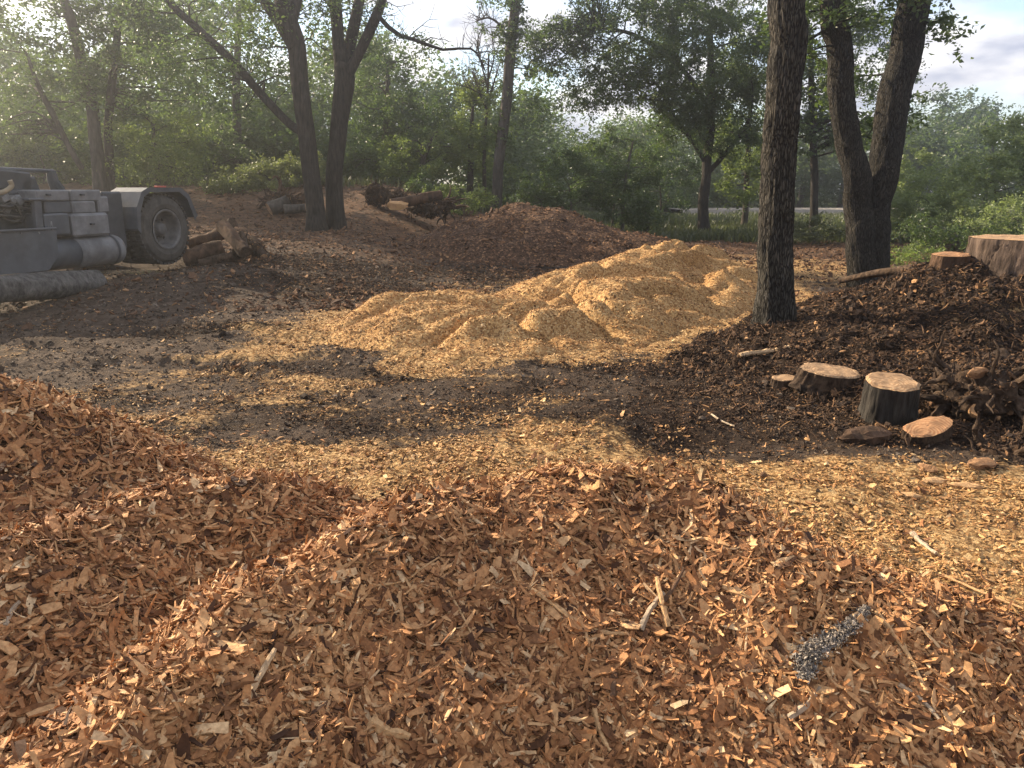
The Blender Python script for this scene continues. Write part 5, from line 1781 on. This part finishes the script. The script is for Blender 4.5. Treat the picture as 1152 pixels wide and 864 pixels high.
bush(310, 150, 36, (2.4, 1.6, 2.0), 'tall green bush between the slim straight tree and the twin trunks', 'leaf_mid', 110, 48, cr=.6, ls=.14)
bush(45, 175, 31, (2.6, 1.6, 1.6), 'hazy green bush behind the trailer boom', 'leaf_light', 111, 44, cr=.55)
bush(140, 200, 30, (1.4, 1, .7), 'low hazy bush behind the trailer mudguard', 'leaf_light', 112, 22)
# right side
bush(1120, 208, 24, (1.9, 1.4, 1.5), 'big willowy green bush at the right edge behind the big stump', 'leaf_sage', 113, 70, ls=.10, per=190, extra=[((1150, 165, 24.5), (1.3, 1.1, 1.0), 34), ((1075, 240, 23), (1.1, .9, .7), 26)])
bush(1050, 232, 26, (1.7, 1.2, 1.2), 'mid green bush right of the forked tree', 'leaf_sage', 114, 50, ls=.10, per=180)
bush(1028, 205, 31, (1.2, 1.0, 1.5), 'tall narrow bush directly beside the right stem of the forked tree', 'leaf_sage', 115, 34, ls=.12)
bush(1075, 262, 19.5, (1.5, .8, .5), 'low dark bush behind the low sawn stump', 'leaf_deep', 116, 26, ls=.08, cr=.35)
bush(1145, 248, 20, (1.2, .8, .7), 'feathery bush behind the big wide stump', 'leaf_sage', 117, 26, ls=.08, cr=.4)
bush(915, 262, 26, (1.2, .7, .4), 'weeds between the straight trunk and the forked tree', 'leaf_grass', 118, 26, ls=.09, name='weed_clump')
bush(1030, 292, 17, (.9, .5, .22), 'low grassy weeds at the foot of the forked tree', 'leaf_light', 119, 20, ls=.06, cr=.25, name='weed_clump')

for k, (px, py, Y, r, lf_, lb) in enumerate([
        (1062, 150, 72, (4.0, 3, 3.6), 'leaf_blue', 'dark far tree with a rounded head right of the forked tree'),
        (1088, 138, 78, (3.0, 2.6, 2.8), 'leaf_blue', 'darkest far tree with a flat spreading top'),
        (1035, 170, 66, (3.0, 2.6, 2.8), 'leaf_mid', 'far tree close beside the right stem of the forked tree'),
        (1115, 172, 60, (3.2, 2.6, 3.2), 'leaf_mid', 'far tree behind the willowy bush'),
        (950, 180, 68, (4.5, 3, 3.8), 'leaf_deep', 'far dark tree across the road behind the forked tree'),
        (905, 170, 70, (4.5, 3, 4.4), 'leaf_mid', 'far green tree across the road right of the straight trunk'),
        (770, 190, 72, (5, 3, 3.6), 'leaf_deep', 'far dark tree across the road left of the broad tree'),
        (835, 195, 66, (4.0, 3, 3.2), 'leaf_mid', 'far green tree across the road right of the broad tree')]):
    c = P(px, py, Y)
    zt = float(terrain0(np.array([c[0]]), np.array([c[1]]))[0])
    tree(lb, [[(c[0], Y, zt - .2, .3), (c[0] + .2, Y, zt + 2.5, .22), (c[0], Y, c[2] + 1, .08)]], [(c, r, 46), ((c[0], Y, (c[2] + zt) / 2), (r[0], r[1], (c[2] - zt) * .6), 30)], lf_, 'bark_far', .34, 200 + k, clump_r=1.25, per=90, shell=.4, branch=False, group='trees beyond the road')


# far wood that closes the view
def far_wood():
    rg = np.random.default_rng(99)
    LC = []
    def row(a0, a1, R0, R1, n, hfun, lo=0.0):
        a = np.radians(rg.uniform(a0, a1, n)); R = rg.uniform(R0, R1, n)
        h = hfun(np.degrees(a)) * rg.uniform(lo, 1, n) ** .8
        for aa, rr_, hh in zip(a, R, h):
            x, y = rr_ * sin(aa), rr_ * cos(aa)
            zt = float(terrain0(np.array([x]), np.array([y]))[0])
            m = 190
            LC.append(np.array([x, y, zt + hh]) + rg.normal(0, 1, (m, 3)) * np.array([.95, .95, .6]))
    row(-62, -9, 44, 62, 680, lambda d: 7.6 + 2.2 * np.sin(d * .5))
    row(-62, -8, 36, 46, 430, lambda d: 2.7 + .8 * np.sin(d * .7))
    row(-12, 2, 44, 60, 170, lambda d: 6.3 + .8 * np.sin(d * 1.1))
    row(-3, 12, 60, 80, 330, lambda d: 6.2 + .9 * np.sin(d * .9))
    row(8, 62, 76, 94, 700, lambda d: 6.6 + 1.2 * np.sin(d * .55))
    row(62, 298, 60, 90, 160, lambda d: 9 + 2 * np.sin(d * .3))
    V, F = gen_leaves(np.concatenate(LC), rg, .27, .1)
    o = np_mesh('woodland', V, [F], M['leaf_mid'])
    tag(o, 'continuous wood of mixed green trees closing off the view', 'woodland', kind='stuff')


far_wood()


# grass and weeds along the yard's edge
def grass():
    rg = np.random.default_rng(44)
    n = 42000
    x = np.concatenate([rg.uniform(4, 26, n // 2), rg.uniform(3, 34, n // 2)])
    y = np.concatenate([rg.uniform(21.5, 34, n // 2), rg.uniform(28, 52, n // 2)])
    keep = (y > 25.5 + .9 * np.abs(fbm(x * .5, y * .5, 3, 8)) * 4) & (y < 52.2) & (heap_brown(x, y) < ground_z(x, y))
    x, y = x[keep], y[keep]
    x = np.concatenate([x, rg.uniform(-14, 1, 9000)]); y = np.concatenate([y, rg.uniform(29.5, 40, 9000)])
    n = len(x)
    z = ground_z(x, y)
    h = rg.uniform(.1, .36, n) * (1 + .4 * fbm(x * .6, y * .6, 2, 9)); w = rg.uniform(.02, .05, n)
    a = rg.uniform(0, 2 * pi, n); d = np.stack([np.cos(a), np.sin(a), 0 * a], -1)
    B = np.stack([x, y, z - .02], -1)
    lean = rg.normal(0, .3, (n, 2)) * h[:, None]
    V = np.empty((n, 5, 3))
    V[:, 0] = B - d * w[:, None]; V[:, 1] = B + d * w[:, None]
    mid = B + np.stack([lean[:, 0] * .4, lean[:, 1] * .4, h * .6], -1)
    V[:, 2] = mid + d * w[:, None] * .8; V[:, 3] = mid - d * w[:, None] * .8
    V[:, 4] = B + np.stack([lean[:, 0], lean[:, 1], h], -1)
    i = np.arange(n)[:, None] * 5
    np_mesh_o = np_mesh('grass', V.reshape(-1, 3), [i + np.array([[0, 1, 2, 3]]), i + np.array([[3, 2, 4]])], M['leaf_grass'])
    tag(np_mesh_o, 'rough green grass along the far edge of the yard', 'grass', kind='stuff')


grass()


# ------------------------------------------------------------------ haze
def haze():
    b = MB().box((0, 0, 13.0), (560, 560, 30.0))
    m = bpy.data.materials.new('haze'); m.use_nodes = True
    nt = m.node_tree; nt.nodes.clear()
    out = nt.nodes.new('ShaderNodeOutputMaterial')
    v = nt.nodes.new('ShaderNodeVolumePrincipled')
    v.inputs['Color'].default_value = (.93, .95, 1, 1)
    v.inputs['Density'].default_value = HAZE_DENSITY
    v.inputs['Anisotropy'].default_value = 0.84
    nt.links.new(v.outputs[0], out.inputs['Volume'])
    o = b.build('haze', m)
    tag(o, 'thin sunlit haze hanging over the whole yard', 'haze', kind='stuff')


if HAZE_DENSITY > 0:
    haze()
